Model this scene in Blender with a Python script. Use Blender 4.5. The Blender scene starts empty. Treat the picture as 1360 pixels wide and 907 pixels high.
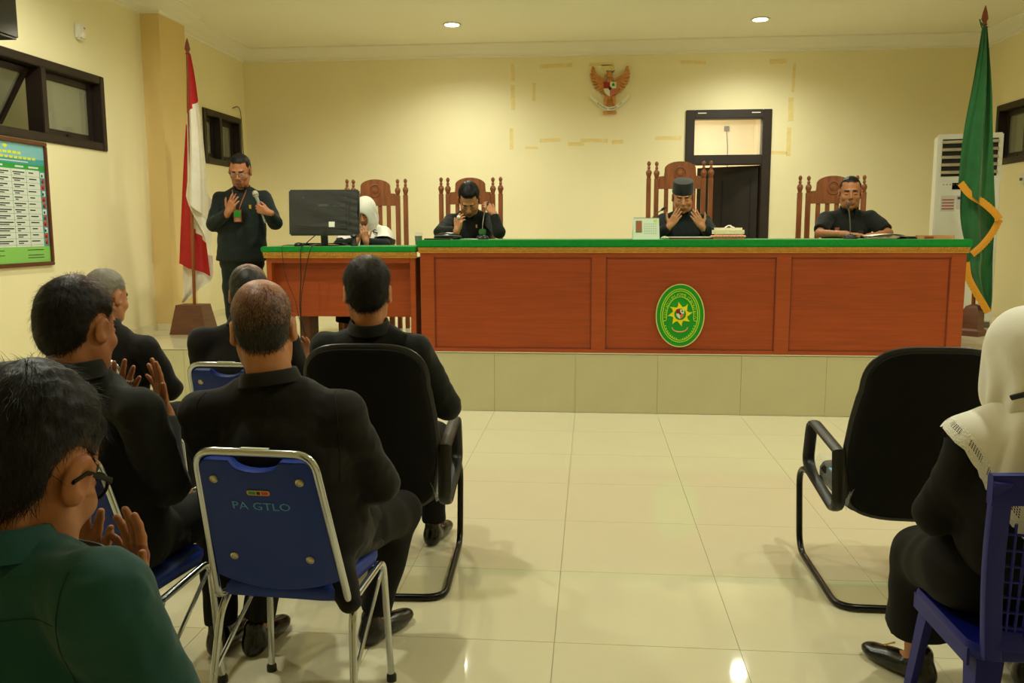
import bpy, bmesh, math, random
import numpy as np
from mathutils import Vector, Matrix
from mathutils.bvhtree import BVHTree

sc = bpy.context.scene
COL = sc.collection
PI = math.pi

# ------------------------------------------------------------------ camera
def cam_axes(yaw, pitch, roll):
    cy, sy, cp, sp = math.cos(yaw), math.sin(yaw), math.cos(pitch), math.sin(pitch)
    f = Vector((-sy*cp, cy*cp, sp)); r = Vector((cy, sy, 0)); u = r.cross(f)
    cr, sr = math.cos(roll), math.sin(roll)
    return cr*r + sr*u, cr*u - sr*r, f
_r, _u, _f = cam_axes(.0914, -.1296, -.0026)
cam_d = bpy.data.cameras.new('camera'); cam = bpy.data.objects.new('camera', cam_d); COL.objects.link(cam)
m = Matrix((_r, _u, -_f)).transposed().to_4x4(); m.translation = Vector((0, 0, 1.514)); cam.matrix_world = m
cam_d.sensor_width = 36; cam_d.lens = 1146.67/1360*36; cam_d.clip_start = .05
sc.camera = cam

# ------------------------------------------------------------------ world, exposure, lights
w = bpy.data.worlds.new('world'); sc.world = w; w.use_nodes = True
w.node_tree.nodes['Background'].inputs[0].default_value = (.8, .85, .7, 1)
w.node_tree.nodes['Background'].inputs[1].default_value = .02
sc.view_settings.view_transform = 'Standard'; sc.view_settings.look = 'None'
sc.view_settings.exposure = .54; sc.view_settings.gamma = 1; sc.view_settings.use_curve_mapping = False
sc.cycles.use_denoising = True
sc.cycles.max_bounces = 8; sc.cycles.diffuse_bounces = 7; sc.cycles.glossy_bounces = 3
sc.cycles.transparent_max_bounces = 12; sc.cycles.sample_clamp_indirect = 8
# watts of the recessed lamps: (x, y, watts)
LAMPS = [(1.79, 9.87, 85), (-1.55, 9.77, 85), (1.7, 6.75, 75), (-1.6, 6.75, 75), (1.6, 2.9, 55), (-1.6, 2.9, 55), (3.5, 5.0, 40), (-3.2, 5.6, 75)]  # first two are visible fixtures; the others are added to light the room
LAMP_COL = (.975, 1.0, .84)
CEIL = 3.75

# ------------------------------------------------------------------ materials
def lin(c):
    return tuple((x/255/12.92 if x/255 <= .04045 else ((x/255+.055)/1.055)**2.4) for x in c)
MATS = {}
def mat(name, col, rough=.6, metal=0, var=.0, vscale=8, bump=0, bscale=200, spec=.5, stretch=None, coat=0, sheen=0, emit=None, estr=1, alpha=None, trans=0, col2=None):
    if name in MATS: return MATS[name]
    M = bpy.data.materials.new(name); M.use_nodes = True; nt = M.node_tree
    b = nt.nodes['Principled BSDF']; L = nt.links.new
    b.inputs['Roughness'].default_value = rough; b.inputs['Metallic'].default_value = metal
    b.inputs['Specular IOR Level'].default_value = spec; b.inputs['Coat Weight'].default_value = coat
    b.inputs['Sheen Weight'].default_value = sheen; b.inputs['Transmission Weight'].default_value = trans
    if alpha is not None: b.inputs['Alpha'].default_value = alpha
    c = lin(col)
    tc = nt.nodes.new('ShaderNodeTexCoord'); mp = nt.nodes.new('ShaderNodeMapping')
    L(tc.outputs['Object'], mp.inputs[0])
    if stretch: mp.inputs['Scale'].default_value = stretch
    if var or col2:
        n = nt.nodes.new('ShaderNodeTexNoise'); n.inputs['Scale'].default_value = vscale; n.inputs['Detail'].default_value = 5
        L(mp.outputs[0], n.inputs['Vector'])
        r = nt.nodes.new('ShaderNodeValToRGB'); r.color_ramp.elements[0].position = .3; r.color_ramp.elements[1].position = .7
        d = lin(col2) if col2 else tuple(x*(1-var) for x in c)
        r.color_ramp.elements[0].color = (*d, 1)
        r.color_ramp.elements[1].color = (*(c if col2 else tuple(min(1, x*(1+var)) for x in c)), 1)
        L(n.outputs['Fac'], r.inputs[0]); L(r.outputs[0], b.inputs['Base Color'])
    else:
        b.inputs['Base Color'].default_value = (*c, 1)
    if bump:
        n2 = nt.nodes.new('ShaderNodeTexNoise'); n2.inputs['Scale'].default_value = bscale; n2.inputs['Detail'].default_value = 3
        L(mp.outputs[0], n2.inputs['Vector'])
        bp = nt.nodes.new('ShaderNodeBump'); bp.inputs['Strength'].default_value = bump; bp.inputs['Distance'].default_value = .01
        L(n2.outputs['Fac'], bp.inputs['Height']); L(bp.outputs[0], b.inputs['Normal'])
    if emit:
        b.inputs['Emission Color'].default_value = (*lin(emit), 1); b.inputs['Emission Strength'].default_value = estr
    MATS[name] = M
    return M

wall_m = mat('cream_paint', (233, 223, 182), .55, var=.025, vscale=1.2, bump=.04, bscale=90)
pil_m = mat('ochre_paint', (218, 190, 128), .55, var=.03, vscale=1.5, bump=.04, bscale=90)
ceil_m = mat('ceiling_paint', (236, 232, 214), .7, var=.02, vscale=.8)
corn_m = mat('cornice_paint', (234, 230, 212), .6)
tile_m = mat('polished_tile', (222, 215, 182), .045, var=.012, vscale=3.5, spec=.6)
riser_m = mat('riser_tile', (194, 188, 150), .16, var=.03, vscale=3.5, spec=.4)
grout_m = mat('grout', (200, 192, 154), .9)
bench_m = mat('red_teak_veneer', (158, 71, 26), .42, var=.12, vscale=5, stretch=(.6, 6, 14), bump=.03, bscale=60, spec=.4)
bench2_m = mat('red_teak_panel', (154, 66, 23), .45, var=.14, vscale=5, stretch=(.6, 6, 14), bump=.03, bscale=60, spec=.4)
edge_m = mat('dark_red_edge', (112, 44, 18), .5)
green_m = mat('green_felt', (8, 132, 44), .9, var=.12, vscale=60, bump=.15, bscale=400, spec=.1, sheen=.3)
gold_m = mat('gold_moulding', (200, 148, 62), .4, metal=.3, var=.15, vscale=30)
teak_m = mat('carved_teak', (138, 78, 40), .38, var=.25, vscale=6, stretch=(6, 6, 1), bump=.05, bscale=80, spec=.5)
frame_m = mat('dark_brown_frame', (34, 22, 16), .45, var=.2, vscale=6)
door_m = mat('dark_door', (26, 18, 13), .45, var=.2, vscale=5, stretch=(5, 5, 1))
black_m = mat('black_plastic', (16, 16, 15), .42, spec=.5)
blackg_m = mat('black_gloss', (10, 10, 10), .15)
chrome_m = mat('chrome', (196, 200, 206), .16, metal=1)
blkfab_m = mat('black_upholstery', (17, 17, 15), .9, var=.25, vscale=350, bump=.2, bscale=500, spec=.2)
bluefab_m = mat('blue_vinyl', (13, 48, 144), .5, var=.06, vscale=9, bump=.12, bscale=350, spec=.4)
blueplastic_m = mat('blue_plastic', (6, 16, 116), .5, var=.05, vscale=8, spec=.3)
white_m = mat('white_plastic', (226, 224, 212), .4)
paper_m = mat('white_paper', (235, 232, 222), .8)
greyslot_m = mat('grey_slot', (92, 88, 76), .6)
red_m = mat('red_cloth', (176, 28, 24), .8, var=.08, vscale=12, bump=.1, bscale=300)
whitecl_m = mat('white_cloth', (224, 216, 198), .8, var=.04, vscale=12, bump=.1, bscale=300)
gcl_m = mat('green_cloth', (18, 94, 40), .75, var=.12, vscale=9, bump=.1, bscale=300, sheen=.3)
fringe_m = mat('gold_fringe', (214, 150, 32), .7, var=.2, vscale=160)
pole_m = mat('varnished_pole', (138, 78, 34), .4, var=.2, vscale=12, stretch=(8, 8, 1))
pedestal_m = mat('pedestal_wood', (104, 62, 38), .5, var=.2, vscale=5, stretch=(1, 1, 6))
tape_m = mat('old_tape', (228, 208, 142), .5, var=.08, vscale=14)
glass_m = mat('window_glass', (150, 150, 128), .06, alpha=.45, spec=.7)
shoe_m = mat('black_leather', (12, 11, 10), .25, bump=.05, bscale=120)

# ------------------------------------------------------------------ mesh builder
class MB:
    def __init__(s): s.v = []; s.f = []; s.m = []; s.mi = 0
    def add(s, vs, fs):
        o = len(s.v); s.v += [tuple(v) for v in vs]; s.f += [tuple(i+o for i in f) for f in fs]; s.m += [s.mi]*len(fs)
        return s
    def box(s, x0, x1, y0, y1, z0, z1, M=None, bev=0):
        if bev:
            bm = bmesh.new(); bmesh.ops.create_cube(bm, size=1)
            for v in bm.verts: v.co = Vector(((x0+x1)/2+v.co.x*(x1-x0), (y0+y1)/2+v.co.y*(y1-y0), (z0+z1)/2+v.co.z*(z1-z0)))
            bmesh.ops.bevel(bm, geom=bm.edges[:], offset=bev, segments=2, affect='EDGES')
            return s.bm(bm, M)
        vs = [Vector((x, y, z)) for z in (z0, z1) for y in (y0, y1) for x in (x0, x1)]
        if M: vs = [M @ v for v in vs]
        return s.add(vs, [(0, 2, 3, 1), (4, 5, 7, 6), (0, 1, 5, 4), (2, 6, 7, 3), (0, 4, 6, 2), (1, 3, 7, 5)])
    def bm(s, bm, M=None):
        bm.verts.ensure_lookup_table()
        for i, v in enumerate(bm.verts): v.index = i
        s.add([(M @ v.co if M else v.co) for v in bm.verts], [[v.index for v in f.verts] for f in bm.faces]); bm.free(); return s
    def tube(s, pts, r, n=10, closed=False, caps=True, flat=None):
        pts = [Vector(p) for p in pts]; N = len(pts); rr = r if isinstance(r, (list, tuple)) else [r]*N
        vs = []; up = None
        for i, p in enumerate(pts):
            if closed: t = pts[(i+1) % N]-pts[i-1]
            else: t = pts[min(i+1, N-1)]-pts[max(i-1, 0)]
            t = t.normalized() if t.length > 1e-9 else Vector((0, 0, 1))
            if up is None: up = t.orthogonal().normalized() if flat is None else Vector(flat)
            up = (up-t*up.dot(t)); up = up.normalized() if up.length > 1e-6 else t.orthogonal().normalized()
            b = t.cross(up)
            ra, rb = rr[i] if isinstance(rr[i], (list, tuple)) else (rr[i], rr[i])
            for k in range(n):
                a = 2*PI*k/n; vs.append(p+up*math.cos(a)*ra+b*math.sin(a)*rb)
        fs = []
        for i in range(N if closed else N-1):
            j = (i+1) % N
            for k in range(n): fs.append((i*n+k, i*n+(k+1) % n, j*n+(k+1) % n, j*n+k))
        if caps and not closed: fs += [tuple(range(n-1, -1, -1)), tuple((N-1)*n+k for k in range(n))]
        return s.add(vs, fs)
    def lathe(s, prof, c=(0, 0, 0), n=16, M=None, sx=1, sy=1):
        vs = []
        for r, z in prof:
            for k in range(n):
                a = 2*PI*k/n; v = Vector((c[0]+r*math.cos(a)*sx, c[1]+r*math.sin(a)*sy, c[2]+z)); vs.append(M @ v if M else v)
        fs = []
        for i in range(len(prof)-1):
            for k in range(n): fs.append((i*n+k, i*n+(k+1) % n, (i+1)*n+(k+1) % n, (i+1)*n+k))
        fs += [tuple(range(n-1, -1, -1)), tuple((len(prof)-1)*n+k for k in range(n))]
        return s.add(vs, fs)
    def prism(s, out, d0, d1, axes='xz', M=None):
        # outline (counter-clockwise in the named plane), extruded along the third axis from d0 to d1
        def mk(p, d):
            v = {'xz': (p[0], d, p[1]), 'xy': (p[0], p[1], d), 'yz': (d, p[0], p[1])}[axes]
            return M @ Vector(v) if M else Vector(v)
        n = len(out); vs = [mk(p, d0) for p in out]+[mk(p, d1) for p in out]
        fs = [tuple(range(n)), tuple(range(2*n-1, n-1, -1))]+[((i+1) % n, i, i+n, (i+1) % n+n) for i in range(n)]
        return s.add(vs, fs)
    def sweep(s, prof, path, closed_prof=True):
        # prof points are callables giving (across, up); path: list of (point, across dir, up dir)
        n = len(prof); vs = []
        for p, a, u in path:
            for q in prof: vs.append(Vector(p)+Vector(a)*q[0]+Vector(u)*q[1])
        fs = []
        for i in range(len(path)-1):
            for k in range(n if closed_prof else n-1): fs.append((i*n+k, i*n+(k+1) % n, (i+1)*n+(k+1) % n, (i+1)*n+k))
        if closed_prof: fs += [tuple(range(n-1, -1, -1)), tuple((len(path)-1)*n+k for k in range(n))]
        return s.add(vs, fs)
    def grid(s, P):
        nr, nc = len(P), len(P[0])
        return s.add([p for r in P for p in r], [(i*nc+j, i*nc+j+1, (i+1)*nc+j+1, (i+1)*nc+j) for i in range(nr-1) for j in range(nc-1)])
    def mesh(s, name, mats, smooth=35, recalc=True):
        me = bpy.data.meshes.new(name); me.from_pydata(s.v, [], s.f)
        for M in (mats if isinstance(mats, (list, tuple)) else [mats]): me.materials.append(M)
        me.polygons.foreach_set('material_index', s.m)
        if recalc:
            bm = bmesh.new(); bm.from_mesh(me); bmesh.ops.recalc_face_normals(bm, faces=bm.faces[:]); bm.to_mesh(me); bm.free()
        if smooth:
            me.polygons.foreach_set('use_smooth', [True]*len(me.polygons)); me.set_sharp_from_angle(angle=math.radians(smooth))
        me.update(); return me
    def build(s, name, mats, parent=None, smooth=35, recalc=True, loc=None):
        return link(name, s.mesh(name, mats, smooth, recalc), parent, loc)
def link(name, me, parent=None, loc=None):
    o = bpy.data.objects.new(name, me); COL.objects.link(o)
    if parent: o.parent = parent
    if loc is not None: o.location = loc
    return o
def tag(o, label, cat, group=None):
    o['label'] = label; o['category'] = cat
    if group: o['group'] = group
    return o
def thing(name, label, cat, loc=(0, 0, 0), rz=0, group=None):
    o = bpy.data.objects.new(name, None); COL.objects.link(o); o.empty_display_size = .1
    o.location = loc; o.rotation_euler = (0, 0, rz)
    return tag(o, label, cat, group)
def struct(o): o['kind'] = 'structure'; return o
def dup(root, loc, rz, label):
    def cp(o, par):
        c = o.copy(); COL.objects.link(c)
        if par: c.parent = par
        for ch in list(o.children): cp(ch, c)
        return c
    r = cp(root, None); r.location = loc; r.rotation_euler = (0, 0, rz); r['label'] = label
    return r
def rect_path(x0, x1, z0, z1, r, n=5):
    out = []
    for cx, cz, a0 in ((x1-r, z1-r, 0), (x0+r, z1-r, PI/2), (x0+r, z0+r, PI), (x1-r, z0+r, 1.5*PI)):
        for k in range(n+1):
            a = a0+PI/2*k/n; out.append((cx+r*math.cos(a), cz+r*math.sin(a)))
    return out
def bez(pts, n=8):
    # Catmull-Rom through points
    P = [Vector(p) for p in pts]; P = [2*P[0]-P[1]]+P+[2*P[-1]-P[-2]]; out = []
    for i in range(1, len(P)-2):
        for k in range(n):
            t = k/n; a, b, c, d = P[i-1:i+3]
            out.append(.5*((2*b)+(c-a)*t+(2*a-5*b+4*c-d)*t*t+(3*b-a-3*c+d)*t**3))
    return out+[P[-2]]
def fillet(pts, r, n=5):
    P = [Vector(p) for p in pts]; out = [P[0]]
    for i in range(1, len(P)-1):
        a = (P[i-1]-P[i]); b = (P[i+1]-P[i]); d = min(r, a.length*.49, b.length*.49); a.normalize(); b.normalize()
        p0, p2 = P[i]+a*d, P[i]+b*d
        for k in range(n+1):
            t = k/n; out.append(p0*(1-t)**2+P[i]*2*t*(1-t)+p2*t*t)
    return out+[P[-1]]
def text_mb(mb, s, size, place, ext=.0015):
    """letters of s as solid geometry; place(x, y, z) maps text-plane coordinates"""
    cu = bpy.data.curves.new('t', 'FONT'); cu.body = s; cu.size = size; cu.extrude = ext; cu.align_x = 'CENTER'; cu.resolution_u = 2
    o = bpy.data.objects.new('t', cu); COL.objects.link(o)
    dg = bpy.context.evaluated_depsgraph_get(); me = bpy.data.meshes.new_from_object(o.evaluated_get(dg))
    mb.add([place(*v.co) for v in me.vertices], [list(p.vertices) for p in me.polygons])
    bpy.data.objects.remove(o); bpy.data.curves.remove(cu); bpy.data.meshes.remove(me)

# ------------------------------------------------------------------ setting
XL, XR, YB, YF, DY, DZ = -4.4, 4.6, 10.9, -2.2, 7.06, .5
T = .672; X0 = -.874+.748; Y0 = 3.02   # tile grid
X0 = .1095*1.12*-1; Y0 = 2.6959*1.12
def wall(name, axis, pos, thick, a0, a1, z0, z1, holes, m):
    """wall slab with rectangular holes (a0, a1, z0, z1), made of the boxes between them"""
    xs = sorted({a0, a1, *[h[0] for h in holes], *[h[1] for h in holes]}); zs = sorted({z0, z1, *[h[2] for h in holes], *[h[3] for h in holes]})
    mb = MB()
    for i in range(len(xs)-1):
        for j in range(len(zs)-1):
            cx, cz = (xs[i]+xs[i+1])/2, (zs[j]+zs[j+1])/2
            if any(h[0] < cx < h[1] and h[2] < cz < h[3] for h in holes): continue
            if axis == 'y': mb.box(xs[i], xs[i+1], pos, pos+thick, zs[j], zs[j+1])
            else: mb.box(pos, pos+thick, xs[i], xs[i+1], zs[j], zs[j+1])
    bm = bmesh.new(); me = mb.mesh(name, m, 0, False); bm.from_mesh(me); bmesh.ops.remove_doubles(bm, verts=bm.verts[:], dist=1e-5)
    seen = {}
    for f in bm.faces: seen.setdefault(tuple(sorted(v.index for v in f.verts)), []).append(f)
    bmesh.ops.delete(bm, geom=[f for l in seen.values() if len(l) > 1 for f in l], context='FACES_ONLY')
    bmesh.ops.recalc_face_normals(bm, faces=bm.faces[:]); bm.to_mesh(me); bm.free()
    return struct(link(name, me))
W1 = (4.35, 7.64, 2.22, 2.875); W2 = (9.66, 10.72, 2.27, 2.89); W3 = (9.2, 10.55, 2.215, 2.885)
DOOR = (1.13, 2.15, .5, 2.935)
wall_back = wall('wall_back', 'y', YB, .15, XL-.15, XR+.15, -.1, CEIL+.1, [DOOR], wall_m)
wall_left = wall('wall_left', 'x', XL-.15, .15, YF, YB, -.1, CEIL+.1, [W1, W2], wall_m)
wall_right = wall('wall_right', 'x', XR, .15, YF, YB, -.1, CEIL+.1, [W3], wall_m)
wall_front = wall('wall_front', 'y', YF-.15, .15, XL-.15, XR+.15, -.1, CEIL+.1, [], wall_m)
struct(MB().box(XL-.15, XR+.15, YF-.15, YB+.15, CEIL, CEIL+.12).build('ceiling', ceil_m))
floor = struct(MB().box(XL-.15, XR+.15, YF-.15, YB+.15, -.12, -.006).build('floor', grout_m))
# floor tiles, one object each (shared mesh)
g = .0008
tb = MB().box(0, T-2*g, 0, T-2*g, -.006, 0, bev=.0008).mesh('tile', tile_m, 0)
i0 = math.floor((XL-X0)/T); i1 = math.ceil((XR-X0)/T); j0 = -5; j1 = math.ceil((DY-Y0)/T)
for i in range(i0, i1):
    for j in range(j0, j1):
        x0, x1 = max(X0+i*T, XL), min(X0+(i+1)*T, XR); y0, y1 = Y0+j*T, min(Y0+(j+1)*T, DY)
        o = link('tile', tb, floor, (x0+g, y0+g, 0)); o.scale = ((x1-x0)/T, (y1-y0)/T, 1)
# dais
dais = struct(MB().box(XL, XR, DY+.01, YB, 0, DZ-.008).build('dais', grout_m))
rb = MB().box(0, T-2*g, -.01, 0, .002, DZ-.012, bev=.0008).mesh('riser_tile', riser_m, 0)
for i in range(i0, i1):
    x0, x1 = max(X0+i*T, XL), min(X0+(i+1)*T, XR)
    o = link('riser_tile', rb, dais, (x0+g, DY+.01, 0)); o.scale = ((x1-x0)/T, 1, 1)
for i in range(i0, i1):
    for j in range(0, 6):
        x0, x1 = max(X0+i*T, XL), min(X0+(i+1)*T, XR); y0 = DY+j*T; y1 = min(DY+(j+1)*T, YB)
        o = link('tile', tb, dais, (x0+g, y0+g-(.004 if j == 0 else 0), DZ)); o.scale = ((x1-x0)/T, (y1-y0)/T, 1)
# pilasters
struct(MB().box(XL, XL+.19, 8.38, 8.92, 0, CEIL).build('pilaster_left', pil_m))
struct(MB().box(XR-.19, XR, 8.9, 9.05, 0, CEIL).build('pilaster_right', wall_m))
# skirting tiles
sk_m = mat('skirting_tile', (222, 214, 176), .2)
struct(MB().box(XL, XL+.012, DY+.03, 8.38, DZ, DZ+.07).box(XL, XL+.2, 8.368, 8.38, DZ, DZ+.07).box(XL+.19, XL+.2, 8.38, 8.92, DZ, DZ+.07).box(XL, XL+.012, 8.92, YB, DZ, DZ+.07).build('baseboard_left', sk_m))
struct(MB().box(XL, DOOR[0]-.02, YB-.012, YB, DZ, DZ+.07).box(DOOR[1]+.02, XR, YB-.012, YB, DZ, DZ+.07).build('baseboard_back', sk_m))
struct(MB().box(XL, XL+.012, YF, DY, 0, .09).build('baseboard_near_left', sk_m))
struct(MB().box(XR-.012, XR, YF, DY, 0, .09).build('baseboard_near_right', sk_m))
# cornice: moulded profile (distance from wall, height below ceiling)
CP = [(0, 0), (.16, 0), (.16, -.018), (.13, -.03), (.12, -.05), (.085, -.075), (.05, -.1), (.04, -.118), (.022, -.122), (.02, -.145), (0, -.15)]
def cornice(name, pts, inward):
    # pts: xy polyline; mitre by averaging the inward normals
    path = []
    N = []
    for a, b in zip(pts, pts[1:]):
        d = (Vector(b)-Vector(a)).normalized(); N.append(Vector((d.y, -d.x))*inward)
    for i, p in enumerate(pts):
        if i == 0: n = N[0]
        elif i == len(pts)-1: n = N[-1]
        else:
            n = (N[i-1]+N[i]); n = n/(1+N[i-1].dot(N[i]))
        path.append(((p[0], p[1], CEIL), (n.x, n.y, 0), (0, 0, 1)))
    return struct(MB().sweep(CP, path).build(name, corn_m, smooth=50))
cornice('trim_1', [(XL, YF), (XL, 8.38), (XL+.19, 8.38), (XL+.19, 8.92), (XL, 8.92), (XL, YB), (XR, YB), (XR, YF)], 1)

# windows -----------------------------------------------------------
def window(name, X, side, w, mulls, open_i=None):
    """side -1: left wall (room on +x)"""
    y0, y1, z0, z1 = w; s = -side
    xi = X+s*.02; xo = X-s*.12
    a, b = min(xi, xo), max(xi, xo); t = .07
    mb = MB().box(a, b, y0, y0+t, z0, z1, bev=.006).box(a, b, y1-t, y1, z0, z1, bev=.006).box(a, b, y0+t, y1-t, z1-t, z1, bev=.006).box(a, b, y0+t, y1-t, z0, z0+t, bev=.006)
    for q in mulls: mb.box(a, b, q-t*.5, q+t*.5, z0+t, z1-t, bev=.006)
    fr = struct(mb.build(name, frame_m))
    e = [y0+t]+[x for q in mulls for x in (q-t*.5, q+t*.5)]+[y1-t]
    for k in range(0, len(e), 2):
        p0, p1, q0, q1 = e[k]+.004, e[k+1]-.004, z0+t+.004, z1-t-.004
        op = k//2 == open_i
        xs = X-s*.085
        th = .55*s if op else 0
        Mx = Matrix.Translation((xs, 0, q1)) @ Matrix.Rotation(th, 4, 'Y') @ Matrix.Translation((-xs, 0, -q1))
        m2 = MB(); f = .055
        for bb in ((p0, p0+f, q0, q1), (p1-f, p1, q0, q1), (p0+f, p1-f, q1-f, q1), (p0+f, p1-f, q0, q0+f)): m2.box(xs-.02, xs+.02, *bb, M=Mx, bev=.004)
        sash = m2.build('sash', frame_m, fr)
        MB().box(xs-.003, xs+.003, p0+f, p1-f, q0+f, q1-f, M=Mx).build('pane', glass_m, sash)
        MB().box(xs+s*.02-.006, xs+s*.02+.012, (p0+p1)/2-.03, (p0+p1)/2+.03, q0+.008, q0+.03, M=Mx, bev=.003).build('latch', black_m, sash)
    return fr
window('window_1', XL, -1, W1, [5.4, 6.76], 1)
window('window_2', XL, -1, W2, [10.12])
window('window_3', XR, 1, W3, [9.85])
# corridor and room behind the openings
out_m = mat('corridor_paint', (186, 178, 120), .7, var=.1, vscale=2)
struct(MB().box(XL-2.2, XL-2.1, 2, 12.5, 0, CEIL).box(XL-2.2, XL-.16, 12.5, 12.6, 0, CEIL).box(XL-2.2, XL-.16, 1.9, 2, 0, CEIL).box(XL-2.2, XL-.16, 1.9, 12.6, CEIL, CEIL+.1).box(XL-2.2, XL-.16, 1.9, 12.6, -.1, 0).build('corridor', out_m))
struct(MB().box(XR+2.1, XR+2.2, 7, 12.5, 0, CEIL).box(XR+.16, XR+2.2, 12.5, 12.6, 0, CEIL).box(XR+.16, XR+2.2, 6.9, 7, 0, CEIL).box(XR+.16, XR+2.2, 6.9, 12.6, CEIL, CEIL+.1).box(XR+.16, XR+2.2, 6.9, 12.6, -.1, 0).build('side_room', out_m))
back_m = mat('back_room_paint', (238, 226, 190), .7)
struct(MB().box(.2, 3.6, 13.2, 13.3, 0, 3.3).box(.1, .2, YB+.16, 13.3, 0, 3.3).box(3.6, 3.7, YB+.16, 13.3, 0, 3.3).box(.1, 3.7, YB+.16, 13.3, 3.3, 3.4).box(.1, 3.7, YB+.16, 13.3, .4, DZ).box(2.35, 2.6, 12.9, 13.2, DZ, 3.3).build('back_room', back_m))
def area(name, loc, size, watts, col, rot=(0, 0, 0)):
    l = bpy.data.lights.new(name, 'AREA'); l.energy = watts; l.color = col; l.size = size
    o = bpy.data.objects.new(name, l); COL.objects.link(o); o.location = loc; o.rotation_euler = rot; return o
area('corridor_fill', (XL-1.1, 7, CEIL-.05), .6, 9, (.95, 1, .75))  # unseen area lights, added to brighten the spaces behind the side windows
area('corridor_fill', (XL-1.1, 10.2, CEIL-.05), .6, 6, (1, .95, .8))
area('side_room_fill', (XR+1.1, 10, CEIL-.05), .6, 7, (.95, 1, .85))
area('back_room_fill', (1.6, 12.2, 3.25), .6, 20, (1, .93, .78))  # unseen area light, added to brighten the room behind the transom

# door 1: dark frame, glazed transom, leaf ajar into the back room ------
x0, x1, z0, z1 = DOOR; t = .105; zl = 2.285
d = struct(MB().box(x0, x0+t, YB-.03, YB+.14, z0, z1, bev=.006).box(x1-t, x1, YB-.03, YB+.14, z0, z1, bev=.006).box(x0+t, x1-t, YB-.03, YB+.14, z1-t, z1, bev=.006).box(x0+t, x1-t, YB-.03, YB+.14, zl, zl+.115, bev=.006).build('door_1', frame_m))
MB().box(x0+t, x1-t, YB+.05, YB+.056, zl+.115, z1-t).build('pane', mat('clear_glass', (230, 230, 215), .05, alpha=.12), d)
MB().box(x0+.14, x0+.24, YB-.036, YB-.03, z1-.045, z1-.034).box(x1-.24, x1-.14, YB-.036, YB-.03, z1-.045, z1-.034).build('bracket', white_m, d)
hx, hy, ang = x1-t-.004, YB+.12, math.radians(-30)
Mx = Matrix.Translation((hx, hy, 0)) @ Matrix.Rotation(ang, 4, 'Z')
lw = x1-x0-2*t-.01
mb = MB().box(-lw, 0, -.02, .02, z0+.01, zl-.006, M=Mx, bev=.004)
leaf = mb.build('door_leaf', door_m, d)
for (a, b, c, e) in ((.1, .38, .75, 1.25), (.5, .78, .75, 1.25), (.1, .38, 1.35, 2.12), (.5, .78, 1.35, 2.12)):
    a, b = a*lw/.88, b*lw/.88
    MB().box(-b, -a, -.03, -.018, c, e, M=Mx, bev=.009).build('panel', door_m, leaf)
MB().tube([Mx @ Vector((-lw+.06, -.02, 1.45)), Mx @ Vector((-lw+.06, -.07, 1.45)), Mx @ Vector((-lw+.17, -.07, 1.45))], .01).build('handle', chrome_m, leaf)
c_ = MB().tube([(1.96, 13.19, 2.95), (1.98, 13.19, 2.7), (2.0, 13.19, 1.6)], .006).box(1.925, 1.995, 13.17, 13.2, 2.93, 3.0)
tag(c_.build('wall_socket', greyslot_m), 'small grey socket with a cable seen through the transom glass of the door', 'socket')
# old tape marks on the back wall
TAPE = [(-.98,3.42,.045,.2),(-.98,3.12,.05,.3),(-1.0,2.62,.045,.26),(-.72,3.18,.04,.22),(-.52,2.60,.26,.045),(-.75,2.51,.16,.03),(.02,2.59,.34,.045),(.31,2.57,.14,.05),(.92,2.61,.32,.045),(-.2,2.55,.2,.045),(2.39,3.3,.035,.34),(2.37,2.93,.06,.28),(2.36,2.55,.05,.34),(2.24,2.42,.2,.04),(-.45,3.49,.4,.05),(.1,3.5,.3,.04),(.18,3.46,.16,.06),(1.2,3.5,.3,.04),(2.2,3.49,.2,.06)]
for k, (x, z, ww, hh) in enumerate(TAPE):
    o = MB().box(-ww/2, ww/2, -.0015, 0, -hh/2, hh/2).build('tape_strip', tape_m, wall_back, 0, loc=(x, YB, z)); o.rotation_euler.y = ((k*37) % 7-3)*.012
# recessed ceiling lamps ---------------------------------------------
lens_m = mat('lamp_lens', (255, 250, 235), .4, emit=(255, 244, 214), estr=55)
names = ['recessed ceiling lamp nearest the green flag, above the door', 'recessed ceiling lamp above the chairs left of the eagle emblem']
proto = None
for k, (x, y, wt) in enumerate(LAMPS):
    lab = names[k] if k < 2 else 'recessed ceiling lamp out of view above '+['the right half of the bench', 'the clerk table', 'the aisle right of the lettered chair', 'the lettered blue chair', 'the right wall side of the room', 'the left wall side of the room'][k-2]
    r = thing('ceiling_lamp', lab, 'ceiling lamp', (x, y, CEIL), 0, 'recessed ceiling lamps')
    if proto is None:
        a = MB().lathe([(.07, -.001), (.105, -.001), (.108, -.006), (.1, -.012), (.08, -.012), (.074, -.006), (.07, -.001)], n=28).mesh('trim_ring', white_m, 30)
        b = MB().lathe([(.001, -.002), (.072, -.002), (.072, -.008), (.05, -.014), (.001, -.018)], n=28).mesh('lens', lens_m, 40); proto = (a, b)
    link('trim_ring', proto[0], r); link('lens', proto[1], r)
    l = bpy.data.lights.new('lamp_light', 'SPOT'); l.energy = wt*1.5; l.color = LAMP_COL; l.spot_size = math.radians(150 if k < 2 else 172); l.spot_blend = .9 if k < 2 else .5; l.shadow_soft_size = .07
    o = bpy.data.objects.new('lamp_light', l); COL.objects.link(o); o.parent = r; o.location = (0, 0, -.03)
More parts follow.
